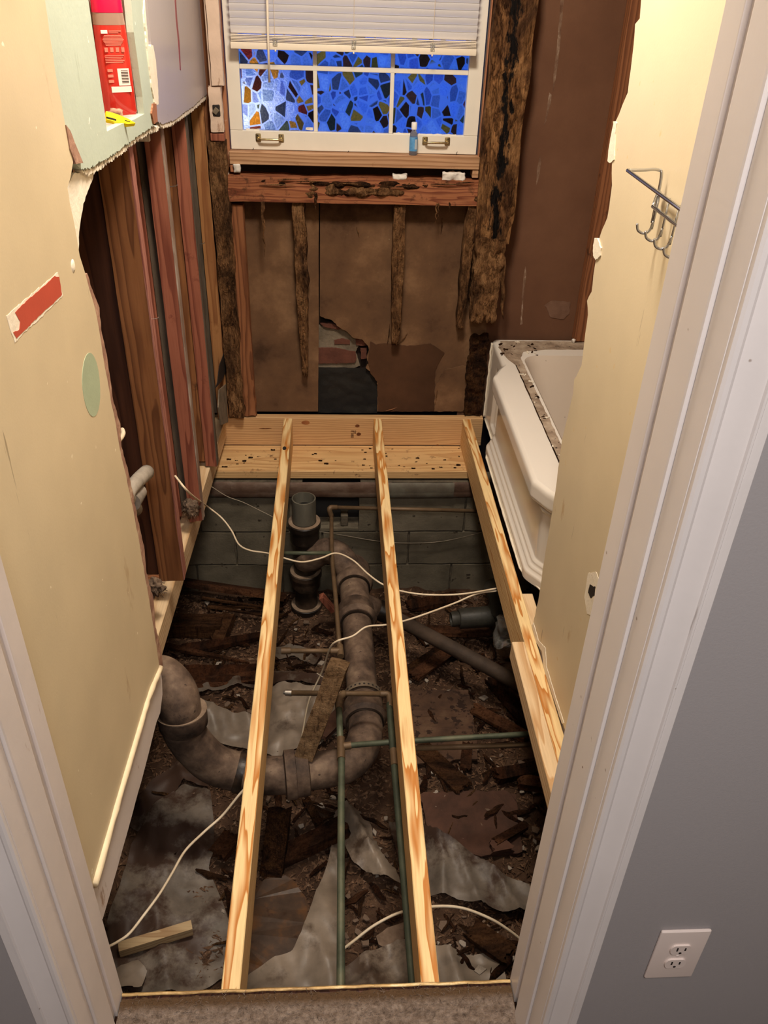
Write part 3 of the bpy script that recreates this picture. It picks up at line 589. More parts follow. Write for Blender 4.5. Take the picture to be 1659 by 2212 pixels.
put('lower_rail', bm_tube([pB, V((pB.x, yn, pB.z))], .0034, 10), m_chrome, rk, smooth=True)
put('end_arm', wirebm([pB, V((XR-.012, yf_-.002, Zb+.02)), V((XR-.010, yf_-.002, Zm))], .0026, 4), m_chrome, rk, smooth=True)
for k in range(6):
    yk = yf_-.012-k*.052
    put('upright_wire', bm_tube([V((XR-.011, yk, Zm)), V((XR-.013, yk, Zb-.045))], .0022, 8), m_chrome, rk, smooth=True)
    h = [V((XR-.013, yk-.001, Zb-.03)), V((XR-.016, yk+.002, Zb-.048)), V((XR-.025, yk+.006, Zb-.055)), V((XR-.036, yk+.009, Zb-.050)), V((XR-.040, yk+.010, Zb-.038))]
    put('hook', wirebm(h, .0026, 5), m_chrome, rk, smooth=True)

# ---- back wall: sheathing, brick hole, felt
wb_ = struct_root('wall_back', (0, YB, .0))
def pb(poly, y=YB): return flat(px(poly, Y=y), 'y', y)
put('sheathing_panel', bm_prism(flat(jag(pb([(480, 420), (688.5, 420), (688.5, 700), (687, 889), (480, 889)]), .06, .0007, 31, True), 'y', YB), (0, .013, 0)), m_fiber, wb_)
hole = [(691, 682), (702, 688), (716, 691), (731, 706), (750, 717), (763, 730), (782, 733), (794, 746), (797, 758), (792, 772), (796, 786), (790, 795), (803, 804), (814, 818), (815.5, 850), (815, 889)]
hj = flat(jag(pb(hole), .008, .0016, 32), 'y', YB)
rpan = pb([(1045, 889), (1060, 420), (691.5, 420)])
put('sheathing_panel', bm_prism(hj+rpan, (0, .013, 0)), m_fiber, wb_)
pe = flat(jag(pb([(800, 738), (812, 745), (830, 742), (880, 748), (930, 742), (960, 762), (940, 800), (938, 889), (817, 889), (816, 826), (800, 806), (795, 780)], YB-.004), .012, .002, 33, True), 'y', YB-.004)
put('peeling_layer', bm_prism(pe, (0, .0038, 0)), m_fiber_dk, wb_)
pe = flat(jag(pb([(940, 835), (960, 800), (1000, 790), (1045, 800), (1045, 889), (938, 889)], YB-.006), .012, .003, 34, True), 'y', YB-.006)
put('peeling_layer', bm_prism(pe, (0, .0055, 0)), m_fiber, wb_)
bl, tr2 = at(480, 889, Y=YB), at(1060, 420, Y=YB)
put('upper_panel', bm_box(-.75, -.40, YB, YB+.013, at(500, 440, Y=YB).z, CZ), m_fiber_dk, wb_)
put('side_panel', bm_box(-.75, bl.x+.001, YB+.001, YB+.013, -.02, at(500, 440, Y=YB).z), m_fiber_dk, wb_)
xw0, xw1 = at(480, 0, Y=3.43).x-.01, .565
put('upper_panel', bm_box(xw0-.005, xw1, YB+.10, YB+.113, 2.1, CZ), m_fiber_dk, wb_)
put('sheathing_panel', bm_box(.565, 1.45, YB+.002, YB+.014, -.02, CZ), m_fiber_end, wb_)
# behind the hole: mortar bed, bricks, felt
h0, h1 = at(686, 900, Y=YB+.04), at(830, 670, Y=YB+.04)
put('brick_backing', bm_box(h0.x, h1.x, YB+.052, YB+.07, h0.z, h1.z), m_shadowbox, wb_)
def slab(name, poly, m, dep, th, seed, amp=.0015): return put(name, bm_prism(flat(jag(pb(poly, YB+dep), .008, amp, seed, True), 'y', YB+dep), (0, th, 0)), m, wb_)
slab('mortar', [(688, 704), (715, 706), (735, 711), (748, 712), (768, 730), (776, 745), (768, 760), (778, 790), (760, 796), (688, 795)], m_mortar, .026, .02, 41)
slab('brick', [(688, 752), (725, 752), (748, 757), (768, 760), (770, 775), (766, 784), (735, 785), (688, 785)], m_brick, .018, .02, 42)
slab('brick', [(722, 735), (738, 731), (756, 735), (756, 744), (722, 744)], m_brick, .022, .02, 43)
slab('brick', [(768, 730), (786, 733), (796, 742), (794, 747), (770, 746)], m_brick, .020, .02, 44)
slab('brick', [(779, 754), (792, 752), (792, 774), (780, 776)], m_brick, .018, .02, 45)
slab('brick', [(692, 699), (715, 699), (735, 704), (748, 711), (730, 712), (700, 706)], m_brick, .016, .02, 46)
bm = bmesh.new(); a, b = at(688, 892, Y=YB+.016), at(818, 795, Y=YB+.016); gr = []
for j in range(25):
    for i in range(31):
        x = a.x+(b.x-a.x)*i/30; z = a.z+(b.z-a.z)*j/24; gr.append(bm.verts.new((x, YB+.018+.006*fbm(V((x*14, 3, z*22)), 3), z)))
for j in range(24):
    for i in range(30): k = j*31+i; bm.faces.new((gr[k], gr[k+1], gr[k+32], gr[k+31]))
put('felt_sheet', bm, m_felt, wb_, smooth=True)
for (a_, b_) in (((832, 888), (858, 880)), ((946, 828), (938, 886)), ((955, 470), (952, 505)), ((770, 490), (776, 512)), ((880, 720), (862, 742)), ((842, 700), (836, 748))):
    p, q = at(*a_, Y=YB-.004), at(*b_, Y=YB-.004); put('stuck_splinter', bm_tube([p, p.lerp(q, .5)+V((.002, -.002, 0)), q], [.0008, .0028, .0006], 5), m_stud_tan if a_[0] == 832 else m_rot, wb_)
# bits of pale plaster still nailed to the sheathing seen as streaks on the end wall
def streak(poly, y, seed): put('plaster_smear', bm_prism(flat(jag(px(poly, Y=y), .03, .0022, seed, True), 'y', y), (0, .0015, 0)), m_smear, wb_)
t = NT('plaster_smear'); c = t.coords((1, 1, .35)); n = t.noise(c, 30, 6, .75)
m_smear = t.fin(t.ramp(n, [(.4, srgb(98, 68, 50)), (.56, srgb(134, 108, 88)), (.68, srgb(196, 180, 162))]), .9)
streak([(1211, -5), (1219, -5), (1212, 60), (1206, 130), (1199, 180), (1194, 200), (1198, 140), (1205, 80)], YB+.001, 51)
streak([(1187, 200), (1192, 205), (1180, 262), (1175, 270)], YB+.001, 52)
streak([(1166, 335), (1169, 350), (1163, 390), (1158, 400), (1160, 365)], YB+.001, 53)
streak([(1135, 575), (1137, 590), (1131, 640), (1128, 700), (1124, 702), (1127, 640)], YB+.001, 54)
slab2 = flat(jag(px([(1176, 660), (1190, 650), (1232, 652), (1230, 678), (1218, 690), (1190, 686)], Y=YB-.0005), .012, .003, 55, True), 'y', YB-.0005)
put('blistered_patch', bm_prism(slab2, (0, .002, 0)), mott('blister_patch', [(.3, srgb(104, 76, 60)), (.7, srgb(128, 98, 80))], 20, bump=.5), wb_)

# ---- framing of the back wall
def beam(name, x0, x1, y0, y1, z0, z1, m, label, cat, step=.012, amp=.003, seed=1, freq=18, taper=None, stretch=(1, 1, 1), group=None, sm=.6):
    return put(name, rough_box(x0, x1, y0, y1, z0, z1, step, amp, seed, freq, 0, taper, stretch), m, label=label, cat=cat, group=group, smooth=sm)
FY = 3.365
hA, hB = at(487, 388, Y=FY), at(1040, 444, Y=FY)
zt_, zb_ = at(760, 384, Y=FY).z, at(760, 440, Y=FY).z
def hdr_taper(co, c, h):
    if co.z > c.z: co.z -= .006*abs(noise.noise(V((co.x*14, 5, 0))))+.010*max(0, noise.noise(V((co.x*5, 9, 1))))
    return co
hdr = thing('rough_sill_beam', 'split red brown beam rotting under the window sill', 'beam', ((hA.x+hB.x)/2, FY, zb_))
put('timber', rough_box(hA.x, hB.x, FY, YB-.002, zb_, zt_, .008, .0018, 3, 20, 0, hdr_taper, (.25, 1, 1)), m_red_beam, hdr, smooth=.6)
# rotten crust over its middle
def crust(x0, x1, y, z0, z1, seed, amp, parent, m=m_rot, name='rotten_crust'):
    bm = bmesh.new(); g = {}; nx, nz = max(6, int((x1-x0)/.004)), max(5, int((z1-z0)/.004))
    for i in range(nx+1):
        for k in range(nz+1):
            x, z = x0+(x1-x0)*i/nx, z0+(z1-z0)*k/nz; e = min(i/nx, 1-i/nx)*3.2; f = min(k/nz, 1-k/nz)*2.6
            h = fbm(V((x*16+seed, z*40, seed)), 5)+min(1, e)*min(1, f)*1.1-.55; g[i, k] = bm.verts.new((x, y+.003-max(-.004, h*amp*1.5), z))
    for i in range(nx):
        for k in range(nz): bm.faces.new((g[i, k], g[i+1, k], g[i+1, k+1], g[i, k+1]))
    return put(name, bm, m, parent, smooth=1.2)
q0, q1 = at(650, 430, Y=FY), at(905, 392, Y=FY); crust(q0.x, q1.x, FY-.002, q0.z-.004, q1.z-.004, 5, .010, hdr)
q0, q1 = at(560, 404, Y=FY), at(960, 392, Y=FY); crust(q0.x, q1.x, FY-.001, q0.z, q1.z, 6, .008, hdr, m_rot_dark)
q0, q1 = at(1018, 442, Y=FY), at(1040, 418, Y=FY); crust(q0.x, q1.x, FY-.003, q0.z, q1.z, 7, .006, hdr)
rnd = random.Random(11)
for u, v, l in ((600, 388, 40), (640, 392, 60), (720, 396, 70), (560, 400, 80), (840, 404, 60), (930, 398, 70), (985, 396, 40)):
    p = at(u, v, Y=FY-.006); q = at(u+l, v-4+rnd.uniform(0, 8), Y=FY-.008); put('loose_splinter', bm_tube([p, p.lerp(q, .5)+V((0, -.004, .002)), q], [.0012, .0030, .0006], 5), m_rot, hdr)
for u, v0, v1, w in ((566, 436, 555, 5.5), (683, 418, 452, 4.5), (943, 440, 482, 2.5), (972, 438, 458, 2), (948, 440, 470, 2)):
    a, b = at(u, v0, Y=FY-.004), at(u+(6 if u == 566 else -2), v1, Y=FY-.006); rr_ = rpx(a, w*2); n = 9; P_ = [a.lerp(b, k/n)+V((.003*math.sin(k*1.9+u), .002*math.sin(k), 0)) for k in range(n+1)]
    put('hanging_splinter', bm_tube(P_, [rr_*(1-.92*(k/n)**1.3)*(.8+.2*math.sin(k*2.3)) for k in range(n+1)], 6), m_rot, hdr)
def cripple(u0, u1, v0, v1, seed, label, m, frac=.35, amp=.006, y=None, shrink=.5, group=None, drift=0.0):
    y = y or FY+.012
    a, b, c2 = at(u0, v0, Y=y), at(u1, v0, Y=y), at((u0+u1)/2, v1, Y=y)
    def tp(co, c, h):
        f = max(0, min(1, (a.z-co.z)/(a.z-c2.z))); k = 1-shrink*max(0, (f-frac)/(1-frac))**1.2
        co.x = c.x+(co.x-c.x)*k*(1+.25*noise.noise(V((seed, 0, co.z*20)))*f)+drift*f+.006*f*noise.noise(V((seed*3, 1, co.z*12))); co.y = YB-.004+(co.y-YB+.004)*(.45+.55*k) if co.y < YB-.01 else co.y
        if f > .93: co.z += .02*noise.noise(V((co.x*160, co.y*90, seed)))
        return co
    return beam('cripple_stud', a.x, b.x, y, YB-.001, c2.z, a.z, m, label, 'stud', .006, amp, seed, 26, tp, (1, 1, .35), group, .9)
cripple(631, 657, 436, 812, 61, 'rotten cripple stud left of the sheathing seam crumbling to a point', m_rot, .4, .008, None, .55, None, .012)
cripple(852, 878, 436, 744, 62, 'rotten cripple stud hanging over the brick hole with broken foot', m_rot, .5, .005, None, .3, None, .004)
cripple(1012, 1033, 440, 712, 63, 'thin splintered stud left against the blackened window post', m_rot, .3, .006, None, .3, None, -.010)
a, b = at(505, 442, Y=3.39), at(546, 884, Y=3.39)
xs0 = at(508, 660, Y=3.39).x; xs1 = at(538, 660, Y=3.39).x
def lowrot(co, c, h):
    f = (c.z+h.z-co.z)/(2*h.z)
    if f > .72: co += noise.noise_vector(V((co.x*40, co.y*40, co.z*25)))*.010*(f-.72)/.28
    return co
beam('corner_stud', xs0+.008, xs1, 3.385, YB-.002, .01, at(520, 442, Y=3.39).z, m_stud_brown, 'orange brown stud at the left end of the bare sheathing', 'stud', .008, .0035, 71, 22, lowrot, (1, 1, .2))
xr0, xr1 = at(474, 620, Y=3.36).x, at(507, 620, Y=3.36).x
beam('rotten_corner_post', xr0, xr1+.002, 3.35, YB-.003, .02, at(470, 305, Y=3.36).z, m_rot, 'crumbling rotten post in the left corner below the window trim', 'post', .007, .009, 72, 24, None, (1, 1, .4), None, .9)
# window post on the right: sound at the top, eaten away at the foot
p0, p1 = at(1062, 100, Y=3.35).x, at(1150, 100, Y=3.35).x
zlow = at(1060, 520, Y=3.35).z; zend = at(1050, 694, Y=3.35).z
pw = thing('window_post', 'thick blackened rotten post right of the window', 'post', ((p0+p1)/2, 3.35, zend))
def post_t(co, c, h):
    co.x += .010*noise.noise(V((2, 0, co.z*6)))
    if co.x > c.x and co.z < zlow+.06: co.x -= .006
    return co
put('shaft', rough_box(p0, p1, 3.35, YB-.004, zlow-.01, CZ-.02, .010, .006, 81, 20, 0, post_t, (1, 1, .22)), m_rot_post, pw, smooth=.9)
def foot_t(co, c, h):
    f = (c.z+h.z-co.z)/(2*h.z); co.x = c.x+(co.x-c.x)*(1-.18*f)
    if f > .9: co.z += .02*noise.noise(V((co.x*90, co.y*50, 2)))
    return co
put('rotten_foot', rough_box(at(1022, 600, Y=3.34).x, at(1084, 600, Y=3.34).x, 3.335, YB-.004, zend, zlow+.008, .006, .012, 82, 30, 0, foot_t, (1, 1, .7)), m_rot, pw, smooth=1.2)
a, b = at(1086, 556, Y=3.345), at(1086, 690, Y=3.345); P_ = [a.lerp(b, k/8)+V((.004*math.sin(k*1.7), 0, 0)) for k in range(9)]
put('hanging_splinter', bm_tube(P_, [.012, .011, .012, .010, .008, .009, .007, .004, .001], 7), m_rot, pw, smooth=True)
q0, q1 = at(1003, 890, Y=3.41), at(1050, 726, Y=3.41)
beam('crumbled_stud_foot', q0.x, q1.x+.01, 3.405, YB-.007, .005, q1.z, m_rot_dark, 'dark crumbled stud remains beside the tub corner', 'stud', .007, .012, 84, 30, None, (1, 1, 1), None, 1.2)
q0, q1 = at(1262, 720, Y=3.41), at(1278, 720, Y=3.41)
beam('alcove_stud', at(1345, 100, Y=3.40).x, at(1372, 100, Y=3.40).x+.03, 3.39, YB, .38, CZ-.01, m_stud_brown, 'red brown stud against the brown end wall above the tub', 'stud', .03, .001, 85)

# ---- window
wn = struct_root('window_1', (.07, 3.42, 1.1))
SY = 3.415
def wx(u, v, y=SY): return at(u, v, Y=y)
sx0, sx1 = wx(500, 325).x, wx(1028, 335).x; sz0 = wx(760, 328).z
gx = [wx(527, 285).x, wx(681, 200).x, wx(847, 200).x, wx(1000, 288).x]; gz0 = wx(760, 285).z; mz = wx(760, 150).z; gzt = 1.72
st_ = .018
def sash(name, x0, x1, z0, z1, y0=SY, y1=SY+.032, m=m_sash, bev=.0025): return put(name, bm_box(x0, x1, y0, y1, z0, z1, bev, 2), m, wn)
sash('bottom_rail', sx0, sx1, sz0, gz0-.004)
sash('stile', sx0, gx[0]-.004, gz0-.004, 2.05); sash('stile', gx[3]+.004, sx1, gz0-.004, 2.05)
sash('top_rail', gx[0], gx[3], 2.0, 2.05)
for k in (1, 2): sash('muntin', gx[k]-.0075, gx[k]+.0075, gz0-.004, 2.0, SY+.006)
sash('muntin', gx[0]-.004, gx[3]+.004, mz-.009, mz+.007, SY+.0052)
sash('muntin', gx[0]-.004, gx[3]+.004, 1.70, 1.716, SY+.006)
for k in range(3):
    for z0, z1 in ((gz0, mz-.002), (mz, 1.706), (1.708, 2.0)):
        put('pane', bm_box(gx[k]-.002, gx[k+1]+.002, SY+.020, SY+.023, z0-.004, z1+.002), m_glass, wn)
rnd = random.Random(7)
for u0, u1, v in ((532, 560, 281), (640, 700, 287), (700, 790, 289), (660, 676, 279), (850, 900, 290), (905, 985, 292)):
    a, b = wx(u0, v), wx(u1, v+2); put('paint_smudge', rough_box(a.x, b.x, SY+.008, SY+.012, a.z-.004, a.z+.004, .004, .003, int(u0), 60), m_sash, wn)
# sash lifts
for uc, vc in ((583, 298), (942, 305)):
    c0 = at(uc, vc, Y=SY); hd_ = thing('sash_lift_handle', 'brass lift handle on the left of the white sash' if uc < 700 else 'brass lift handle right of the blue bottle on the sash', 'handle', (c0.x, SY, c0.z))
    for s in (-1, 1):
        bm = bm_box(c0.x+s*.043-.010, c0.x+s*.043+.010, SY-.004, SY, c0.z-.013, c0.z+.015, .0035, 2)
        bo = put('mount_plate', bm, m_brass, hd_, smooth=.7); put('screw', bm_lathe((c0.x+s*.045, SY-.0052, c0.z+.009), (0, 1, 0), [(0, .001), (.0006, .0022), (.002, .0024)], 10), m_dark, bo)
    pth = smooth_path([V((c0.x-.043, SY-.003, c0.z-.004)), V((c0.x-.038, SY-.017, c0.z-.003)), V((c0.x-.022, SY-.021, c0.z-.002)), V((c0.x+.022, SY-.021, c0.z-.002)), V((c0.x+.038, SY-.017, c0.z-.003)), V((c0.x+.043, SY-.003, c0.z-.004))], 6)
    put('grip', bm_tube(pth, [.0062 if i in (0, 1, len(pth)-1, len(pth)-2) else .0042 for i in range(len(pth))], 10), m_brass, hd_, smooth=True)
# stool and its broken ends, wood strips, casing remains
s0, s1 = at(496, 352, Y=3.372), at(1035, 366, Y=3.372); zst = at(760, 334, Y=3.39).z; zsb = at(760, 361, Y=3.372).z
put('window_stool', bm_box(s0.x, s1.x, 3.372, 3.46, zsb, sz0-.0015, .002), m_windowwood, wn)
a = at(505, 372, Y=3.376); put('stool_end', bm_box(s0.x, s0.x+.022, 3.376, 3.44, a.z, zsb-.0005, .002), m_windowwood_z, wn)
a = at(1025, 385, Y=3.376); put('stool_end', bm_box(s1.x-.024, s1.x, 3.376, 3.44, a.z, zsb-.0005, .002), m_windowwood, wn)
x0, x1 = at(486, 180, Y=3.39).x, at(497, 180, Y=3.39).x
put('jamb_strip', bm_box(at(483, 250, Y=3.392).x, sx0-.004, 3.392, 3.44, s0.z-.02, CZ-.03, .002), m_windowwood_z, wn)
put('jamb_strip', bm_box(sx1+.004, sx1+.010, 3.415, 3.44, zsb, CZ-.03, .001), NT('grey_weatherstrip').fin(srgb(92, 86, 80), .6), wn)
put('jamb_strip', bm_box(sx1+.011, at(1054, 100, Y=3.392).x, 3.392, 3.44, zsb, CZ-.03, .002), m_windowwood_z, wn)
put('sub_sill', bm_box(-.42, .56, 3.441, 3.47, zt_-.05, zsb), m_shadowbox, wn)
cz1, cz2 = at(470, 186, Y=3.345).z, at(470, 284, Y=3.345).z
c0, c1 = at(450, 100, Y=3.345).x, at(478, 100, Y=3.345).x
put('casing_board', rough_box(c0+.002, c1, 3.345, 3.375, cz1+.001, CZ-.04, .012, .002, 91, 20), m_crackle, wn, smooth=.6)
put('casing_board', rough_box(at(453, 240, Y=3.342).x, at(480, 240, Y=3.342).x, 3.342, 3.375, cz2, cz1-.003, .007, .003, 92, 26), m_crackle, wn, smooth=.6)
q = at(467, 239, Y=3.34); put('plugged_hole', bm_box(q.x-.013, q.x+.014, 3.3385, 3.345, q.z-.020, q.z+.020, .003), m_dark, wn)
bmx = bm_box(q.x-.009, q.x+.009, 3.334, 3.340, q.z-.013, q.z+.009, .002); put('wood_plug', tilt(bmx, q, Matrix.Rotation(.7, 3, 'Y')), m_mortar, wn)
put('casing_board', bm_box(at(444, 60, Y=3.355).x, c0-.001, 3.355, 3.37, at(445, 205, Y=3.355).z, CZ-.04, .002), m_crackle, wn)
q0, q1 = at(455, 305, Y=3.343), at(484, 289, Y=3.343); put('red_wood_block', bm_box(q0.x, q1.x, 3.344, 3.38, q0.z, q1.z, .002), m_stud_red, wn)
put('corner_board', bm_box(-.48, -.405, 3.40, YB-.001, at(500, 440, Y=YB).z-.03, CZ-.03), m_stud_brown, wn)
rnd = random.Random(3)
for k, (u, v) in enumerate(((546, 326), (751, 332), (985, 334))):
    p = at(u, v, Y=SY-.004); put('bent_nail', bm_tube([p+V((0, 0, -.006)), p+V((.001, -.002, .006)), p+V((.004, -.005, .011))], .0011, 6), m_dark, wn)

# ---- blind
bd = thing('window_blind', 'white slatted blind half lowered over the window', 'blind', (.07, 3.35, 1.46))
BY = 3.375
bx0, bx1 = at(500, 100, Y=BY).x, at(1027, 112, Y=BY).x
vz = [at(760, v, Y=BY).z for v in (75, 60)]; z0 = at(760, 79, Y=BY).z; pitch = (at(760, 5, Y=BY).z-at(760, 61, Y=BY).z)/3
def slat(z, tiltv=.95, par=bd, m=None, th=.0016):
    bm = bmesh.new(); A = []
    for i in range(9):
        s = -1+2*i/8; yy = -s*.0125*math.cos(tiltv)*1.0; zz = -s*.0125*math.sin(tiltv)*1.15+.0022*(1-s*s)
        A.append((BY-yy*1.0-.0022*(1-s*s), z+zz))
    vs1 = [[bm.verts.new((x, y, zz)) for (y, zz) in A] for x in (bx0, bx1)]; vs2 = [[bm.verts.new((x, y+.0010, zz+.0006)) for (y, zz) in A] for x in (bx0, bx1)]
    for i in range(8): bm.faces.new((vs1[0][i], vs1[1][i], vs1[1][i+1], vs1[0][i+1])); bm.faces.new((vs2[0][i+1], vs2[1][i+1], vs2[1][i], vs2[0][i]))
    for k in (0, 8): bm.faces.new((vs1[0][k], vs1[1][k], vs2[1][k], vs2[0][k]))
    return bm
first = put('slat', slat(z0+.012, 1.12), m_blind, bd, smooth=True)
k = 1
while z0+.012+k*.0222 < 2.25:
    o = first.copy(); COL.objects.link(o); o.location.z += k*.0222; k += 1
zb0, zb1 = at(760, 97, Y=BY-.012).z, at(760, 81, Y=BY-.012).z
for i in range(5):
    z = zb0+(zb1-zb0)*(i+.5)/5; put('stacked_slat', bm_box(bx0, bx1, BY-.0135, BY+.0115, z-.0017, z+.0012, .0008), m_blind_rail, bd)
zr = at(760, 113, Y=BY-.013).z
put('bottom_rail', bm_box(bx0-.002, bx1+.002, BY-.014, BY+.012, zr, zb0-.001, .003, 2), m_blind_rail, bd, smooth=.6)
put('head_rail', bm_box(bx0-.004, bx1+.004, BY-.02, BY+.02, 2.25, 2.29, .003), m_blind_rail, bd)
for u in (595, 764, 934):
    x = at(u, 95, Y=BY).x; put('ladder_cord', bm_tube([V((x, BY-.0148, zr+.012)), V((x, BY-.0148, 2.25))], .0007, 5), m_cable, bd)
    put('cord_button', rough_box(x-.008, x+.008, BY-.0165, BY-.0135, zr+.012, zr+.036, .003, .003, int(u), 90), m_clearplastic, bd)
    put('cord_knot', bm_lathe((x, BY-.0145, zr-.006), (0, 0, 1), [(0, .001), (.002, .003), (.005, .003), (.007, .001)], 8), m_blind_rail, bd)
w0, w1 = at(577, 0, Y=3.34), at(582, 178, Y=3.35)
put('tilt_wand', bm_tube([w1, w0.lerp(w1, .5), w0+(w0-w1)*2.2], .0042, 8), m_blind_rail, bd, smooth=True)

# ---- blue bottle on the stool
q = at(892, 334, Y=3.388); bt = thing('small_bottle', 'small clear bottle with blue label and white cap on the window stool', 'bottle', (q.x, 3.388, sz0-.0015))
bz = sz0-.0015; Hh = at(892, 264, Y=3.388).z-bz; rr_ = rpx(q, 17.5)
put('body', bm_lathe((q.x, 3.388, bz), (0, 0, 1), [(0, rr_*.8), (.004, rr_), (Hh*.52, rr_), (Hh*.66, rr_*.92), (Hh*.74, rr_*.55), (Hh*.80, rr_*.5)], 24), NT('clear_bottle').fin(srgb(215, 222, 240), .08, 0, .5, Transmission_Weight=.9, IOR=1.35), bt, smooth=.8)
lab = put('label', bm_lathe((q.x, 3.388, bz+Hh*.14), (0, 0, 1), [(0, rr_*1.02), (Hh*.42, rr_*1.02)], 24, False, False), mott('blue_label', [(.3, srgb(62, 130, 190)), (.7, srgb(120, 180, 224))], 40, rough=.3, bump=0), bt, smooth=.8)
put('label_panel', bm_prism([V((q.x+rr_*.25, 3.388-rr_*1.0, bz+Hh*.2)), V((q.x+rr_*.8, 3.388-rr_*.68, bz+Hh*.2)), V((q.x+rr_*.8, 3.388-rr_*.68, bz+Hh*.5)), V((q.x+rr_*.25, 3.388-rr_*1.0, bz+Hh*.5))], (0, -.001, 0)), NT('label_white').fin(srgb(196, 206, 214), .4), lab)
put('cap', bm_lathe((q.x, 3.388, bz+Hh*.79), (0, 0, 1), [(0, rr_*.68), (Hh*.19, rr_*.70), (Hh*.21, rr_*.62)], 20), NT('white_cap').fin(srgb(240, 236, 230), .35), bt, smooth=.7)

# ---- foam bits on the rotten beam
for k, (u, v, du, dv, l) in enumerate(((512, 363, 7, 8, 'white foam lump under the left end of the window stool'), (980, 385, 24, 8, 'ribbed white foam wedge at the right end of the beam'), (864, 386, 15, 5, 'flat scrap of white foam on the beam below the blue bottle'), (488, 376, 4, 8, 'tiny white foam bit at the left corner of the beam'))):
    q = at(u, v, Y=3.375); a, b = rpx(q, du*2), rpx(q, dv*2)
    zf = zt_-.004 if k in (1, 2) else q.z-b
    put('foam_scrap', rough_box(q.x-a, q.x+a, 3.368, 3.395, zf, zf+2*b, .005, .006, 100+k, 40), m_foam, label=l, cat='foam', smooth=1.0)

# ------------------------------------------------------------------ left wall framing
def board(name, x0, x1, y0, y1, z0, z1, m, label, cat, bev=.002, group=None):
    return put(name, bm_box(x0, x1, y0, y1, z0, z1, bev), m, label=label, cat=cat, group=group)
def corner(u, v, X=XS): return at(u, v, X=X)
ZT = CZ-.005
def lstud(y, zf, m_side, m_edge, label, wd=.046, th=.040, deepm=None, gap=0, deep=.05, deeplabel=None, edge_t=.004, ZT=CZ-.005):
    s = thing('wall_stud', label, 'stud', (XS-wd/2, y, zf))
    def foot(co, c, h):
        if co.z < zf+.02: co.z += .010*noise.noise(V((co.x*60, co.y*60, y)))
        return co
    put('timber', rough_box(XS-wd, XS-edge_t, y, y+th, zf, ZT, .03, .0008, int(y*100), 12, 0, foot), m_side, s, smooth=.5)
    put('edge_face', rough_box(XS-edge_t+.0003, XS, y+.0005, y+th-.0005, zf+.004, ZT, .02, .0008, int(y*90), 20, 0, foot), m_edge, s, smooth=.5)
    if deepm:
        board('rear_stud', XS-wd-gap-deep, XS-wd-gap-.001, y+.006, y+th+.004, zf+.02, ZT, deepm, deeplabel, 'stud')
    return s
yA, yB, yC, yD = [at(*p, X=XS).y for p in ((316, 613), (384, 613), (434, 613), (470, 613))]
zA, zB, zC = at(396, 1258, X=XS).z, at(440, 1118, X=XS).z, at(471, 1006, X=XS).z
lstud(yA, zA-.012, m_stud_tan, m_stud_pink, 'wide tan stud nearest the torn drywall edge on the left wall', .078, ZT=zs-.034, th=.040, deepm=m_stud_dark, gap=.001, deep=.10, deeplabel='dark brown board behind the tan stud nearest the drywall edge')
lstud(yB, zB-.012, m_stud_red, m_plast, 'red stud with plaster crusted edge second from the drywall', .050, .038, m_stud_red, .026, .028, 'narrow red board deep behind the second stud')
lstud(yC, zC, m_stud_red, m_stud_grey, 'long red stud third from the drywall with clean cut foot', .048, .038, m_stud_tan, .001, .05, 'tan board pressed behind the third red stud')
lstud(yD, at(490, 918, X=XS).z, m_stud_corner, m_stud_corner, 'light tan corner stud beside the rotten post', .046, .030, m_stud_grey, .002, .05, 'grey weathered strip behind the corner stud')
board('lath_strip', XS-.076, XS-.052, yB+.015, yB+.03, zB+.03, ZT, m_stud_grey, 'grey weathered lath in the dark gap of the second stud', 'lath', .001)
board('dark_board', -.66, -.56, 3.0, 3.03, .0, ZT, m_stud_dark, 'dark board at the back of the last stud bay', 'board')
# scrap of black paper against the corner stud
tpp = px([(470, 825), (474, 790), (486, 757), (489, 760), (489, 800), (480, 822), (466, 838)], X=XS+.003)
put('black_paper_flap', bm_prism(flat(jag(tpp, .012, .0015, 120, True), 'x', XS+.003), (-.002, 0, 0)), m_tape, label='black paper flap hanging at the corner stud', cat='paper')
put('plaster_scrap', bm_prism(flat(px([(474, 842), (488, 830), (493, 912), (478, 918), (472, 880)], X=XS+.004), 'x', XS+.004), (-.004, 0, 0)), m_mortar, label='grey plaster scrap below the black paper flap', cat='plaster')
# nails in the studs
rnd = random.Random(5)
for k, (u, v) in enumerate(((371, 404), (329, 690), (432, 528))):
    p = at(u, v, X=XS+.001); put('nail', bm_tube([p-V((.01, 0, 0)), p+V((.014, -.004, .004)), p+V((.018, -.004, .008))], .0012, 6), m_steel, label=('bent bright nail in the edge of the second stud', 'bent bright nail in the edge of the nearest stud', 'small nail in the edge of the third stud')[k], cat='nail')
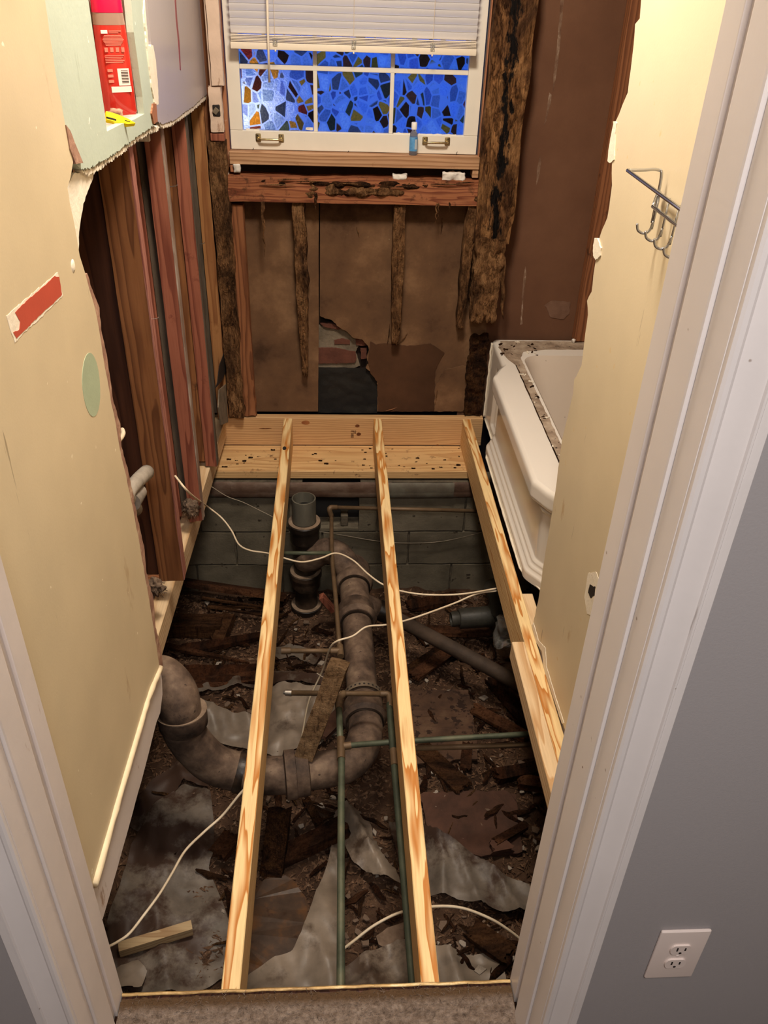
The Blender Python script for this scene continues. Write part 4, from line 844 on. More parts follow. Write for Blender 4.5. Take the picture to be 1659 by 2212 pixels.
# fluffy debris behind stud feet
def fluff(name, u, v, X, r, seed, label):
    c = at(u, v, X=X); rn = random.Random(seed); bm = bmesh.new(); bmesh.ops.create_icosphere(bm, subdivisions=4, radius=r)
    for w in bm.verts: w.co *= (.8+.45*fbm(w.co*(2.2/r)+V((seed, 0, 0)), 4)); w.co.z *= 1.15; w.co.y *= .8
    bmesh.ops.translate(bm, verts=bm.verts, vec=c); bs = [bm]
    for k in range(70):
        a = V((rn.gauss(0, 1), rn.gauss(0, 1), rn.gauss(0, 1))).normalized(); p = c+a*r*.75; q = p+a*r*rn.uniform(.2, .55)+V((0, 0, -r*.2)); bs.append(bm_tube([p, p.lerp(q, .5)+V((rn.uniform(-1, 1), rn.uniform(-1, 1), 0))*r*.12, q], .0008, 3))
    return put(name, join(*bs), m_nest, label=label, cat='debris', smooth=True)
fluff('fluff_clump', 412, 1098, XS-.035, .034, 3, 'clump of grey brown fluff at the foot of the second stud')
fluff('fluff_clump', 458, 985, XS-.035, .022, 4, 'small grey fluff clump between the third stud and the corner')
fluff('fluff_clump', 335, 1268, XS-.075, .03, 5, 'dark fluff under the foot of the stud nearest the drywall')
# pipe and cable poking out of the left wall
q = at(296, 1052, X=XS-.01); hp = thing('grey_pipe_elbow', 'pale grey pipe fitting poking past the torn drywall edge', 'pipe', q)
a, b, c_ = at(276, 1068, X=XS-.012), at(296, 1040, X=XS-.006), at(317, 1020, X=XS-.016)
pth = smooth_path([at(292, 1100, X=XS-.02), a, b, c_], 6); n = len(pth)
put('elbow', bm_tube(pth, [rpx(p, 32) for p in pth], 16), mott('pale_grey_pipe', [(.3, srgb(120, 112, 100)), (.7, srgb(170, 160, 146))], 16, rough=.7), hp, smooth=True)
put('socket_rim', bm_tube([at(284, 1086, X=XS-.008), at(299, 1062, X=XS-.008)], [rpx(a, 40), rpx(a, 38)], 16), mott('pale_grey_rim', [(.3, srgb(96, 88, 78)), (.7, srgb(140, 130, 118))], 16, rough=.7), hp, smooth=.6)
pth = smooth_path([at(252, 956, X=XS-.006), at(262, 945, X=XS-.006), at(266, 936, X=XS-.012), at(264, 928, X=XS-.02)], 5)
put('cable_stub', bm_tube(pth, .0055, 8), m_cable, label='short pale cable stub curling past the torn drywall edge', cat='cable', smooth=True)

# ledger board along the left wall
e0, e1 = at(341.5, 1370, Z=0), at(450.5, 1017.5, Z=0); dv = (e1-e0).normalized(); p0, p1 = e0-dv*.03, e0+dv*1.46; nv = V((-dv.y, dv.x, 0))
bm = bm_prism([p0+V((0, 0, -.004)), p1+V((0, 0, -.004)), p1+nv*.05+V((0, 0, -.004)), p0+nv*.05+V((0, 0, -.004))], (0, 0, -.089)); bmesh.ops.bevel(bm, geom=[e for e in bm.edges if len(e.link_faces) == 2 and e.calc_face_angle(0) > .8], offset=.002, segments=1, affect='EDGES')
put('ledger_board', bm, m_pine_pale, label='pale new pine ledger along the foot of the left studs', cat='board')
p0 = p0+dv*.1; bm = bm_prism([p0+nv*.052, p1+nv*.052, p1+nv*.16, p0+nv*.16], (0, 0, -.10))
bmesh.ops.translate(bm, verts=bm.verts, vec=(0, 0, -.006)); put('old_sole_plate', bm, m_stud_brown, label='old brown sole plate behind the new left ledger', cat='plate')

# ------------------------------------------------------------------ new joists, rim, sill
JA, JS, JH = -.2138, .4064, .019
def joist(name, x0, x1, y0, y1, z0, z1, m, label, cat='joist'): return board(name, x0, x1, y0, y1, z0, z1, m, label, cat, .0022)
joist('floor_joist', JA-JH, JA+JH, JY1-.004, 3.383, -.14, 0, m_pine, 'left floor joist of new pine with a dark knot near the back')
joist('floor_joist', JA+JS-JH, JA+JS+JH, JY1-.004, 3.383, -.14, 0, m_pine, 'middle floor joist of new pine crossing the open floor')
joist('floor_joist', .583, .621, .90, 3.383, -.14, 0, m_pine, 'right floor joist of new pine running beside the bathtub')
k0 = at(1129, 1386, Z=0)
joist('sister_cleat', .5435, .5825, .95, k0.y, -.064, .001, m_pine_pale, 'short pale pine cleat fixed beside the right joist by the door', 'cleat')
joist('filler_strip', .6215, .66, 1.25, 2.14, -.10, -.012, m_pine_pale, 'pale filler strip between the right joist and the tub', 'board')
rim = thing('rim_joist', 'wide new pine rim joist across the back wall with ink stamp', 'joist', (.07, 3.385, -.14))
put('timber', bm_box(-.56, .68, 3.385, 3.424, -.14, 0, .002), m_pine_x, rim)
# stamp letters turned on their side
sp = at(757, 931, Y=3.3845)
for s, u, v, sz in (('E180', 758, 930, .019), ('SY', 764, 930, .016), ('A', 761, 963, .016)):
    bm = text_bm(s, sz); p = at(u, v, Y=3.3843)
    M3 = Matrix(((0, 1, 0), (0, 0, -1), (-1, 0, 0)))      # text x -> -Z, text y -> +X, normal -> -Y
    for w in bm.verts: w.co = M3 @ w.co
    bmesh.ops.translate(bm, verts=bm.verts, vec=p); put('ink_stamp', bm, m_ink, rim)
def knot(u, v, du, dv, par, Y=None, Z=None, seed=0, m=None):
    q = at(u, v, Y=Y, Z=Z); r1, r2 = rpx(q, du*2), rpx(q, dv*2); P_ = []
    for k in range(16):
        a = 2*math.pi*k/16; w = 1+.15*noise.noise(V((math.cos(a), math.sin(a), seed)))
        P_.append(q+(V((r1*math.cos(a)*w, 0, r2*math.sin(a)*w)) if Y else V((r1*math.cos(a)*w, r2*math.sin(a)*w*1.6, 0))))
    put('knot', bm_prism(P_, (0, .0006, 0) if Y else (0, 0, -.0006)), m or m_knot, par)
m_knot = mott('dark_knot', [(.3, srgb(84, 46, 24)), (.7, srgb(128, 76, 42))], 60, rough=.6, bump=.2)
knot(772, 920, 5, 3.5, rim, Y=3.3844, seed=1); knot(775, 938, 5, 4, rim, Y=3.3844, seed=2); knot(660, 913, 9, 5, rim, Y=3.3844, seed=3, m=mott('brown_knot_streak', [(.3, srgb(140, 84, 48)), (.7, srgb(168, 108, 64))], 30)); knot(573, 926, 14, 1.2, rim, Y=3.3844, seed=4); knot(945, 962, 3, 2, rim, Y=3.3844, seed=5)
j1 = D.objects['floor_joist']; knot(614.5, 968, 4.2, 5, j1, Z=.0004, seed=6, m=m_dark)
sl = at(800, 1018, Z=-.14)
sill = joist('sill_board', -.56, .66, sl.y, 3.384, -.178, -.1405, m_pine_sill, 'flat new pine sill board below the rim joist strewn with dirt', 'board')
rnd = random.Random(9)
for k in range(46):
    x = rnd.uniform(-.5, .58); y = rnd.uniform(sl.y+.02, 3.36)
    if abs(x-JA) < .03 or abs(x-JA-JS) < .03: continue
    s = rnd.uniform(.003, .010); put('dirt_crumb', rough_box(x-s, x+s, y-s*.5, y+s*.5, -.1405, -.1405+s*.35, .006, .003, k, 60), m_rot_dark, sill)

# foundation
fd = struct_root('wall_foundation', (0, 3.13, -.8)); FYB = 3.13
zc = [at(950, v, Y=FYB).z for v in (1075, 1148, 1218)]
hz0, hz1 = at(690, 1140, Y=FYB).z, at(690, 1075, Y=FYB).z; hx0, hx1 = at(690, 1100, Y=FYB).x-.07, at(776, 1100, Y=FYB).x
put('mortar_bed', bm_box(-1.5, hx0-.004, FYB+.012, FYB+.1, -1.0, -.19), m_blockmortar, fd); put('mortar_bed', bm_box(hx1+.004, 1.5, FYB+.012, FYB+.1, -1.0, -.19), m_blockmortar, fd)
put('mortar_bed', bm_box(hx0-.004, hx1+.004, FYB+.012, FYB+.1, -1.0, hz0-.004), m_blockmortar, fd)
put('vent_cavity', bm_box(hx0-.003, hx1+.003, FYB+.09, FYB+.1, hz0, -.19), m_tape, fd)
q0, q1 = at(736, 1142, Y=FYB+.02), at(752, 1112, Y=FYB+.02); put('vent_stub', bm_box(q0.x, q1.x, FYB+.015, FYB+.085, hz0-.002, q1.z, .004), m_blockmortar, fd)
rows_ = [(zc[1]+.005, zc[0]+.02, .09), (zc[2]+.004, zc[1]-.005, -.16), (zc[2]-.195, zc[2]-.006, .05), (zc[2]-.40, zc[2]-.205, -.12)]
sd = 200
for (z0, z1, x_) in rows_:
    x = -1.5+x_
    while x < 1.5:
        a, b = x+.005, min(x+.4, 1.5)-.005
        segs = [(a, b)]
        if z1 > hz0+.03:
            segs = []
            if a < hx0-.02: segs.append((a, min(b, hx0)))
            if b > hx1+.02: segs.append((max(a, hx1), b))
        for (p, q) in segs:
            sd += 1
            if q-p > .03: put('block', rough_box(p, q, FYB, FYB+.095, z0, z1, .02, .0035, sd, 14), m_block, fd, smooth=.8)
        x += .4
    if z1 > hz0+.03: put('block', rough_box(hx0+.002, hx1-.002, FYB, FYB+.095, z0, hz0-.004, .02, .003, 250, 14), m_block, fd, smooth=.8)
# rusted flashing under the sill: three overlapping lengths
fz0, fz1 = at(900, 1073, Y=3.118).z, -.179
def flashing(u0, u1, y, lab, seed, m):
    a, b = at(u0, 1050, Y=y), at(u1, 1050, Y=y); bm = bmesh.new(); g = []; nx = 40
    prof = [(0.012, fz1-.002), (0.002, fz1-.012), (0.0, fz1-.045), (.001, fz0+.02), (-.004, fz0+.004), (.002, fz0)]
    for i in range(nx+1):
        x = a.x+(b.x-a.x)*i/nx; g.append([bm.verts.new((x, y+dy+.0025*fbm(V((x*9, z*20, seed)), 3), z+.003*noise.noise(V((x*7, 0, seed)))*(1 if z < fz0+.03 else 0))) for dy, z in prof])
    for i in range(nx):
        for j in range(5): bm.faces.new((g[i][j], g[i][j+1], g[i+1][j+1], g[i+1][j]))
    put('sheet_flashing', bm, m, label=lab, cat='flashing', smooth=True)
m_flash2 = mott('green_grey_flashing', [(.28, srgb(70, 58, 48)), (.5, srgb(98, 92, 80)), (.7, srgb(120, 122, 108))], 5, rough=.6, bump=.25, bscale=16, metal=.2, spec=.4)
flashing(-190, 500, 3.116, 'brown rusted flashing left of the left joist under the sill', 1, m_flash)
flashing(498, 846, 3.112, 'long rusted flashing strip between the left and middle joists', 2, m_flash)
flashing(838, 982, 3.108, 'green grey flashing piece right of the middle joist', 3, m_flash2)
flashing(979, 1190, 3.113, 'rusted flashing end piece behind the right joist', 4, m_flash)

# ------------------------------------------------------------------ bathtub
tub = thing('bathtub', 'white enamel bathtub with stepped apron and dirty rim', 'bathtub', (1.0, 2.64, 0))
TY0, TY1, RZ = 1.87, 3.415, .372
def plan(y):
    m = (TY0+TY1)/2; d = abs(y-m)
    f = max(0, min(1, (d-.40)/.10)); return .640+.048*f
ny, nz = 150, 70; bm = bmesh.new(); g = []
ss = lambda a, b, x: (lambda t: t*t*(3-2*t))(max(0, min(1, (x-a)/(b-a))))
for j in range(ny+1):
    y = TY0+(TY1-TY0)*j/ny; row = []
    for k in range(nz+1):
        z = RZ*k/nz; x = plan(y) if z > .285 else .640+.048*ss(.42, .52, abs(y-(TY0+TY1)/2))
        m = (TY0+TY1)/2; ed = .62-abs(y-m)                       # distance from the end of the recessed field
        dd = min(z-.035, ed*.55)                                 # frame steps follow the bottom and both ends
        rec = .012*ss(0, .006, dd)+.010*ss(.020, .026, dd)+.010*ss(.040, .046, dd)
        rec *= 1-ss(.262, .315, z)
        lip = .026*(1-ss(.285, .32, z))*ss(.24, .285, z)*0
        rnd_ = .016*(1-math.sqrt(max(0, 1-((max(0, z-(RZ-.022))/.022)**2))))
        row.append(bm.verts.new((x+rec+rnd_-(.010*ss(.27, .315, z)*(1-ss(.46, .52, abs(y-m)))), y, z)))
    g.append(row)
for j in range(ny):
    for k in range(nz): bm.faces.new((g[j][k], g[j][k+1], g[j+1][k+1], g[j+1][k]))
# rim deck and outer back
top = [g[j][nz].co.copy() for j in range(ny+1)]
put('apron', bm, m_enamel, tub, smooth=True)
def rrect(x0, x1, y0, y1, r, n=10):
    P_ = []
    for cx, cy, a0 in ((x0+r, y0+r, math.pi), (x1-r, y0+r, 1.5*math.pi), (x1-r, y1-r, 0), (x0+r, y1-r, .5*math.pi)):
        for k in range(n+1): a = a0+.5*math.pi*k/n; P_.append((cx+r*math.cos(a), cy+r*math.sin(a)))
    return P_
bm = bmesh.new(); loops = []
for x0, x1, y0, y1, z, r in ((.785, 1.33, 2.02, 3.245, RZ+.001, .07), (.792, 1.323, 2.028, 3.237, RZ-.006, .07), (.80, 1.315, 2.04, 3.215, RZ-.03, .07), (.835, 1.28, 2.12, 3.10, .12, .10), (.87, 1.25, 2.18, 3.03, .07, .10), (.93, 1.19, 2.3, 2.9, .06, .08)):
    loops.append([bm.verts.new((x, y, z)) for x, y in rrect(x0, x1, y0, y1, r)])
n = len(loops[0])
for a, b in zip(loops, loops[1:]):
    for k in range(n): bm.faces.new((a[k], a[(k+1) % n], b[(k+1) % n], b[k]))
bm.faces.new(loops[-1]); bmesh.ops.recalc_face_normals(bm, faces=bm.faces[:])
for f in bm.faces: f.normal_flip()
put('basin', bm, m_enamel_in, tub, smooth=True)
outer = [V((p.x, p.y, RZ)) for p in top]+[V((1.425, TY1, RZ)), V((1.425, TY0, RZ))]
inner = [V((x, y, RZ)) for x, y in rrect(.786, 1.329, 2.021, 3.244, .07)]
bm = bmesh.new(); vo = [bm.verts.new(p) for p in outer]; vi = [bm.verts.new(p) for p in inner]
eo = [bm.edges.new((vo[i], vo[(i+1) % len(vo)])) for i in range(len(vo))]; ei = [bm.edges.new((vi[i], vi[(i+1) % len(vi)])) for i in range(len(vi))]
bmesh.ops.triangle_fill(bm, use_beauty=True, edges=eo+ei)
put('rim', bm, m_enamel, tub)
# mortar and grime where the wall stood on the rim
m_ = [(.742, 2.30), (.741, 2.6), (.743, 2.9), (.740, 3.14), (.715, 3.22), (.70, 3.33), (.72, 3.40), (1.0, 3.405), (1.38, 3.405), (1.38, 3.32), (1.1, 3.315), (.90, 3.31), (.80, 3.285), (.775, 3.22), (.774, 2.9), (.776, 2.6), (.775, 2.30)]
bm = bm_prism(jag([V((x, y, RZ+.0018)) for x, y in m_], .02, .0015, 131, True), (0, 0, -.0035)); put('mortar_grime', bm, m_grime, tub)
sm_ = [V((.7415+.0015*noise.noise(V((0, y*20, 0))), y, RZ+.0012)) for y in [2.3+.03*k for k in range(29)]]
put('dark_seam', bm_tube(sm_, [.0022+.0014*noise.noise(p*25) for p in sm_], 5), m_rot_dark, tub)
rnd = random.Random(13)
for k in range(40):
    t_ = rnd.random(); x, y = (rnd.uniform(.742, .775), rnd.uniform(2.35, 3.2)) if t_ < .4 else (rnd.uniform(.70, .86), rnd.uniform(3.24, 3.39))
    s = rnd.uniform(.003, .011); a = rnd.uniform(0, 3.14)
    bm = rough_box(-s, s, -s*.35, s*.35, 0, s*.5, .006, .002, k+300, 60); bmesh.ops.rotate(bm, verts=bm.verts, cent=(0, 0, 0), matrix=Matrix.Rotation(a, 3, 'Z')); bmesh.ops.translate(bm, verts=bm.verts, vec=(x, y, RZ+.001))
    put('rim_crumb', bm, rnd.choice([m_rot_dark, m_chunk, m_torn]), tub)
cb = [V((plan(y)-.003, y, .004+.004*noise.noise(V((0, y*14, 0))))) for y in [1.9+.04*k for k in range(38)]]
put('caulk_line', bm_tube(cb, [.004+.002*noise.noise(p*30) for p in cb], 6), m_torn, tub, smooth=True)
cb = [V((.685+.004*noise.noise(V((0, z*30, 1))), TY1-.004, z)) for z in [.01*k for k in range(37)]]
put('caulk_line', bm_tube(cb, .004, 6), m_torn, tub, smooth=True)
# shards lying on the rim's wall side
q = at(1242, 712, Y=3.40); put('plaster_crumb', rough_box(q.x-.006, q.x+.006, 3.385, 3.40, RZ+.0005, RZ+.016, .005, .004, 77, 60), m_foam, label='small white plaster crumb on the back rim of the tub', cat='plaster', smooth=1)

# ------------------------------------------------------------------ pipes
ST = at(657, 1112, Y=3.01); sx, sy = ST.x, 3.01
stk = thing('drain_stack', 'upright black cast iron drain stack with an open grey top', 'pipe', (sx, sy, -.85))
def zat(v): return at(656, v, Y=sy-.05).z
def lz(name, prof, m, par, sm=.6, c0=True, c1=True, seg=32): return put(name, bm_lathe((sx, sy, 0), (0, 0, 1), prof, seg, c0, c1), m, par, smooth=sm)
ztop = zat(1090); zh = zat(1140)
rS = .0514; rH = .0665
lz('top_stub', [(ztop-.115, rS), (ztop-.02, rS*1.02), (ztop, rS), (ztop+.001, rS-.005), (ztop-.05, rS-.008), (ztop-.05, 0)], m_abs, stk, .5, True, False)
put('dark_disc', bm_lathe((sx, sy, ztop-.05), (0, 0, 1), [(0, rS-.007), (.001, rS-.007)], 24), NT('glossy_black').fin(srgb(20, 20, 20), .05, 0, .6), stk)  # glossy black disc set down inside the open stub
lz('hub', [(zh-.105, rS*1.1), (zh-.095, rH*.97), (zh-.03, rH*.99), (zh-.028, rH*1.07), (zh-.004, rH*1.08), (zh, rH*1.03), (zh+.001, rS*1.02)], m_iron_dk, stk)
lz('hub_rim', [(zh-.004, rH*1.03), (zh+.0025, rH*1.05), (zh+.003, rS*1.03)], m_iron_rim, stk, .6, True, False)
z2 = zat(1246); z3 = zat(1318)
lz('body', [(-.95, rS*1.05), (z3-.06, rS*1.05), (z3-.06, rS), (zh-.1, rS*1.04)], m_iron_dk, stk)
for zz, mm in ((z2, m_iron_dk), (z3, m_iron_dk)):
    lz('hub', [(zz-.10, rS*1.02), (zz-.08, rH), (zz-.03, rH), (zz-.025, rH*1.1), (zz-.002, rH*1.1), (zz, rH*1.04), (zz+.001, rS)], mm, stk)
    lz('hub_rim', [(zz-.002, rH*1.02), (zz+.002, rH*1.05), (zz+.003, rS*1.02)], m_iron_rim, stk, .6, True, False)
# main drain: from the stack toward the door, then left to the closet bend
mp_ = {}
def zmain(y): return -.42-.155*min(1, max(0, (y-1.75)/.9))
def P(u, v, z): return at(u, v, Z=z)
main = thing('main_drain', 'rusty cast iron drain running from the stack to the closet bend', 'pipe', (.06, 2.0, -.6))
def mtube(name, pts, rads, m=m_iron, seg=28, cap=True): return put(name, bm_tube(pts, rads, seg, cap), m, main, smooth=.7)
zs_ = -.50
kA = at(672, 1206, Y=2.98); kB = at(706, 1190, Y=2.96); kC = at(738, 1205, Y=2.92); kD = at(762, 1250, Y=2.86)
rm = .057
pth = smooth_path([V((sx, sy, kA.z-.03)), kA, kB, kC, kD], 8); mtube('sweep_fitting', pth, [.058]*len(pth))
# straight run on a line
a0 = at(764, 1256, Y=2.84); a1 = at(783, 1500, Z=-.49)
dirm = (a1-a0).normalized()
def on_run(v):
    lo, hi = -.5, 1.6
    for _ in range(40):
        m = (lo+hi)/2; q = a0+dirm*m; d = q-CAM; vv = H_/2-F_*d.dot(UP)/d.dot(FW)
        if vv < v: lo = m
        else: hi = m
    return a0+dirm*lo
mtube('bell_hub', [on_run(v) for v in (1222, 1232, 1250, 1262, 1270)], [.063, .077, .076, .083, .072])
mtube('wye_body', [on_run(1262), on_run(1330)], [.062, .061])
mtube('bell_hub', [on_run(v) for v in (1310, 1316, 1330, 1338, 1346)], [.063, .075, .074, .084, .073])
mtube('straight_length', [on_run(1345), on_run(1500)], [.0595, .057])
mtube('bell_hub', [on_run(v) for v in (1512, 1522, 1540, 1553, 1560)], [.058, .070, .069, .081, .070])
for v_, r_ in ((1271, .066), (1347, .064), (1561, .064)):
    q_ = on_run(v_); put('joint_ring', bm_lathe(q_, dirm, [(-.004, r_*.95), (-.004, r_*1.06), (.006, r_*1.06), (.006, r_*.95)], 28, False, False), m_iron_dk, main, smooth=.6)
e_end = on_run(1565)
el = [on_run(1550), at(790, 1580, Z=-.47), at(780, 1618, Z=-.455), at(748, 1650, Z=-.45), at(700, 1662, Z=-.45), at(640, 1670, Z=-.45)]
pth = smooth_path(el, 8); mtube('elbow', pth, [.0595]*len(pth))
hb0, hb1 = at(614, 1675, Z=-.45), at(668, 1668, Z=-.45); dh = (hb1-hb0)
mtube('coupling_band', [hb0, hb0+dh*.05, hb0+dh*.45, hb0+dh*.47, hb0+dh*.95, hb1], [.064, .079, .079, .074, .073, .062])
bend = [at(645, 1670, Z=-.45), at(590, 1675, Z=-.45), at(520, 1668, Z=-.44), at(462, 1650, Z=-.40), at(420, 1612, Z=-.33)]
bd3 = [at(399, 1580, Z=-.27), at(392, 1556, Z=-.22)]
pth = smooth_path(bend+bd3, 8); mtube('long_sweep', pth, [.060+.006*i/len(pth) for i in range(len(pth))])
mtube('band_joint', [at(535, 1671, Z=-.445), at(529, 1670, Z=-.445), at(514, 1667, Z=-.44), at(510, 1666, Z=-.44)], [.060, .067, .067, .060], m_iron_dk)
h0 = at(398, 1572, Z=-.255); h1 = at(393, 1540, Z=-.20); dd = (h1-h0).normalized()
mtube('bell_hub', [h0, h0+dd*.012, h0+dd*.05, h0+dd*.062], [.066, .074, .076, .0765])
put('hub_rim', bm_lathe(h0+dd*.0615, dd, [(0, .0765), (.004, .077), (.0045, .060)], 32, True, False), m_iron_rim, main, smooth=.6)
cb_ = [h0+dd*.045, at(388, 1530, Z=-.175), at(378, 1495, Z=-.135), at(352, 1462, Z=-.115), at(318, 1452, Z=-.18)]
pth = smooth_path(cb_, 8); mtube('closet_bend', pth, [.0595+.007*math.sin(math.pi*min(1, i/len(pth)*1.1)) for i in range(len(pth))])
# wye branch and its diagonal pipe
w0 = on_run(1300); w1 = at(822, 1318, Z=-.58)
br = thing('branch_drain', 'dark two inch drain pipe slanting right from the wye', 'pipe', at(950, 1385, Z=-.6))
put('branch_pipe', bm_tube([at(838, 1326, Z=-.575), at(1000, 1412, Z=-.60), at(1165, 1500, Z=-.62)], [.030, .030, .030], 18), mott('dark_brown_pipe', [(.3, srgb(52, 42, 35)), (.7, srgb(92, 76, 63))], 8, rough=.7), br, smooth=True)
mtube('wye_arm', [w0, w1], [.050, .042]); mtube('wye_collar', [w1-(w1-w0).normalized()*.012, w1+V((.045, -.022, -.008))], [.046, .044], m_iron_dk)
# perforated strap round the drain
sv = thing('pipe_strap', 'perforated metal strap round the drain above the elbow', 'strap', on_run(1510))
c0 = on_run(1508); nx_ = dirm.orthogonal(); bx_ = V((1, 0, 0)); bx_ = (bx_-dirm*bx_.dot(dirm)).normalized(); bz_ = bx_.cross(dirm); bz_ = bz_ if bz_.z > 0 else -bz_
bm = bmesh.new(); pr_ = None
for k in range(33):
    a = math.radians(-10+200*k/32); o_ = bx_*math.cos(a)*.072+bz_*math.sin(a)*.072; q = [bm.verts.new(c0+o_+dirm*t_) for t_ in (-.012, .012)]
    if pr_: bm.faces.new((pr_[0], pr_[1], q[1], q[0]))
    pr_ = q
put('band', bm, mott('dull_strap_metal', [(.3, srgb(110, 96, 80)), (.7, srgb(146, 130, 110))], 20, rough=.5, metal=.4), sv, smooth=True)
for k in range(9):
    a = math.radians(35+13*k); o_ = (bx_*math.cos(a)+bz_*math.sin(a)); put('hole', bm_lathe(c0+o_*.0721, o_, [(0, .004), (.0006, .0038)], 10), m_dark, sv)
tl = c0+bx_*(-.074)+bz_*.004
put('strap_tail', bm_tube(smooth_path([c0-bx_*.070+bz_*.02, tl+V((-.012, .0, .02)), tl+V((-.028, .01, .03))], 4), .005, 6), m_steel, sv)
# tub trap on the right
tr0 = at(975, 1338, Z=-.60); tr1 = at(1052, 1332, Z=-.60)
trp = thing('trap_fitting', 'dark open pipe fitting lying by the right joist', 'pipe', tr1)
m_trap = mott('dark_grey_fitting', [(.3, srgb(38, 37, 33)), (.7, srgb(70, 67, 59))], 9, rough=.45)
dt = (tr1-tr0); 
put('socket', bm_lathe(tr0+dt*.2, dt, [(0, .040), (.006, .044), (dt.length*.85, .046)], 24), m_trap, trp, smooth=.6)
put('neck', bm_lathe(tr0, dt, [(.05, .022), (.0, .026), (-.002, .031), (.01, .034), (dt.length*.22, .032)], 24, True, True), m_trap, trp, smooth=.6)
put('elbow', bm_tube(smooth_path([tr0+dt*.85, tr1+V((.03, .01, .0)), at(1078, 1300, Z=-.53), at(1066, 1262, Z=-.44)], 6), .043, 18), m_trap, trp, smooth=True)
put('plastic_wrap', rough_box(at(1062, 1300, Z=-.47).x-.01, at(1085, 1300, Z=-.47).x+.02, 2.40, 2.47, -.50, -.40, .012, .02, 44, 26), m_clearplastic, label='crumpled clear plastic over the fitting by the right joist', cat='plastic', smooth=True)

# copper lines
CZP = -.30
def copper(name, label, runs, m=m_copper, rad=None):
    c0 = runs[0][0]; th_ = thing(name, label, 'pipe', c0)
    for k, r_ in enumerate(runs):
        pts = smooth_path(r_, 4) if len(r_) > 2 else r_
        put('tube', bm_tube(pts, rad or .0098, 12), m, th_, smooth=True)
    return th_
def E_(u, v, z=CZP): return at(u, v, Z=z)
def fit(par, p, q, r_, m=m_copper_br): put('fitting', bm_tube([p, q], r_, 12), m, par, smooth=.6)
zf1 = -.33
t1 = copper('supply_pipe', 'brown copper line coming from the block wall down to a tee', [[E_(716, 1110, -.29), E_(717, 1200, -.295), E_(725, 1290, -.305), E_(734, 1405, -.32)], [at(722, 1096, Y=3.04), at(1040, 1104, Y=3.03)]], m_copper_br, .0088)
pth = smooth_path([E_(716, 1116, -.29), at(712, 1098, Y=3.02), at(728, 1096, Y=3.04)], 5); put('elbow', bm_tube(pth, .0112, 12), m_copper_br, t1, smooth=True)
put('tee_arm', bm_tube([E_(734, 1406, -.32), E_(608, 1406, -.32)], .0088, 12), m_copper_br, t1, smooth=True); fit(t1, E_(738, 1406, -.32), E_(715, 1406, -.32), .0125); fit(t1, E_(734, 1395, -.32), E_(736, 1418, -.32), .0125); fit(t1, E_(628, 1406, -.32), E_(608, 1406, -.32), .0125)
copper('supply_stub', 'short green copper stub crossing the stack to the left joist', [[at(600, 1195, Y=2.72), at(716, 1195, Y=2.72)]], m_copper, .0085)
z5 = -.27
t2 = copper('supply_pipe', 'green copper pipe left of the middle joist running to the doorway', [[E_(738, 1612, z5), E_(737, 1750, z5), E_(736, 2150, z5), E_(736, 2260, z5)], [E_(732, 1520, z5), E_(736, 1622, z5)]], m_copper, .0105)
fit(t2, E_(736, 1595, z5), E_(737, 1640, z5), .0128); fit(t2, E_(731, 1512, z5), E_(732, 1532, z5), .0125)
pth = smooth_path([E_(732, 1525, z5), E_(734, 1508, z5+.004), E_(744, 1497, z5)], 4); put('elbow', bm_tube(pth, .0115, 12), m_copper_br, t2, smooth=True)
t3 = copper('supply_pipe', 'dark green copper pipe tight against the middle joist', [[E_(841, 1520, z5-.004), E_(847, 1600, z5-.004), E_(873, 1900, z5-.004), E_(892, 2130, z5-.004), E_(902, 2250, z5-.004)]], mott('dark_green_copper', [(.3, srgb(50, 56, 46)), (.7, srgb(78, 84, 68))], 12, rough=.55, metal=.25), .0105)
fit(t3, E_(850, 1620, z5-.004), E_(853, 1655, z5-.004), .0128)
t4 = copper('valve_line', 'copper line with bright nickel cap at its left end', [[E_(628, 1497, z5), E_(828, 1499, z5)]], m_copper_br, .0088)
pth = smooth_path([E_(820, 1499, z5), E_(838, 1500, z5), E_(842, 1512, z5-.003), E_(842, 1528, z5-.004)], 5); put('elbow', bm_tube(pth, .0105, 12), m_copper_br, t4, smooth=True)
ca, cb2 = E_(612, 1496, z5), E_(630, 1497, z5); cx_ = (cb2-ca)
put('cap', bm_lathe(ca, cx_, [(0, .005), (.004, .0065), (.006, .0065), (.007, .0105), (cx_.length, .0112)], 16), m_steel, t4, smooth=.5)
t5 = copper('cross_pipe', 'green copper cross pipe passing under the middle joist to the right', [[E_(738, 1612, z5), E_(848, 1603, z5-.02), E_(1170, 1584, z5-.02)]], m_copper, .0090)
fit(t5, E_(742, 1612, z5), E_(758, 1610, z5), .0118)
copper('cross_pipe', 'brown copper cross pipe just below the green one', [[E_(880, 1617, -.33), E_(1190, 1607, -.33)]], m_copper_br, .0085)

# ------------------------------------------------------------------ cables
def cable(name, label, pts, r, m=m_cable, cat='cable', sub=7):
    p = smooth_path(pts, sub); return put(name, bm_tube(p, r, 8), m, label=label, cat=cat, smooth=True)
zc_ = -.165
cable('electric_cable', 'cream cable looping from the left studs under the left joist to the middle joist', [at(378, 1028, X=XS+.01), at(410, 1066, X=XS+.05), at(445, 1092, Z=-.06), at(478, 1118, Z=-.12), at(500, 1146, Z=-.15), at(516, 1176, Z=zc_), at(540, 1189, Z=zc_), at(578, 1195, Z=zc_), at(612, 1205, Z=zc_), at(652, 1214, Z=zc_), at(692, 1206, Z=zc_), at(726, 1195, Z=zc_), at(762, 1210, Z=zc_), at(795, 1240, Z=zc_), at(828, 1263, Z=zc_), at(872, 1278, Z=zc_), at(930, 1285, Z=zc_), at(1000, 1283, Z=zc_), at(1074, 1271, Z=zc_)], .0034)
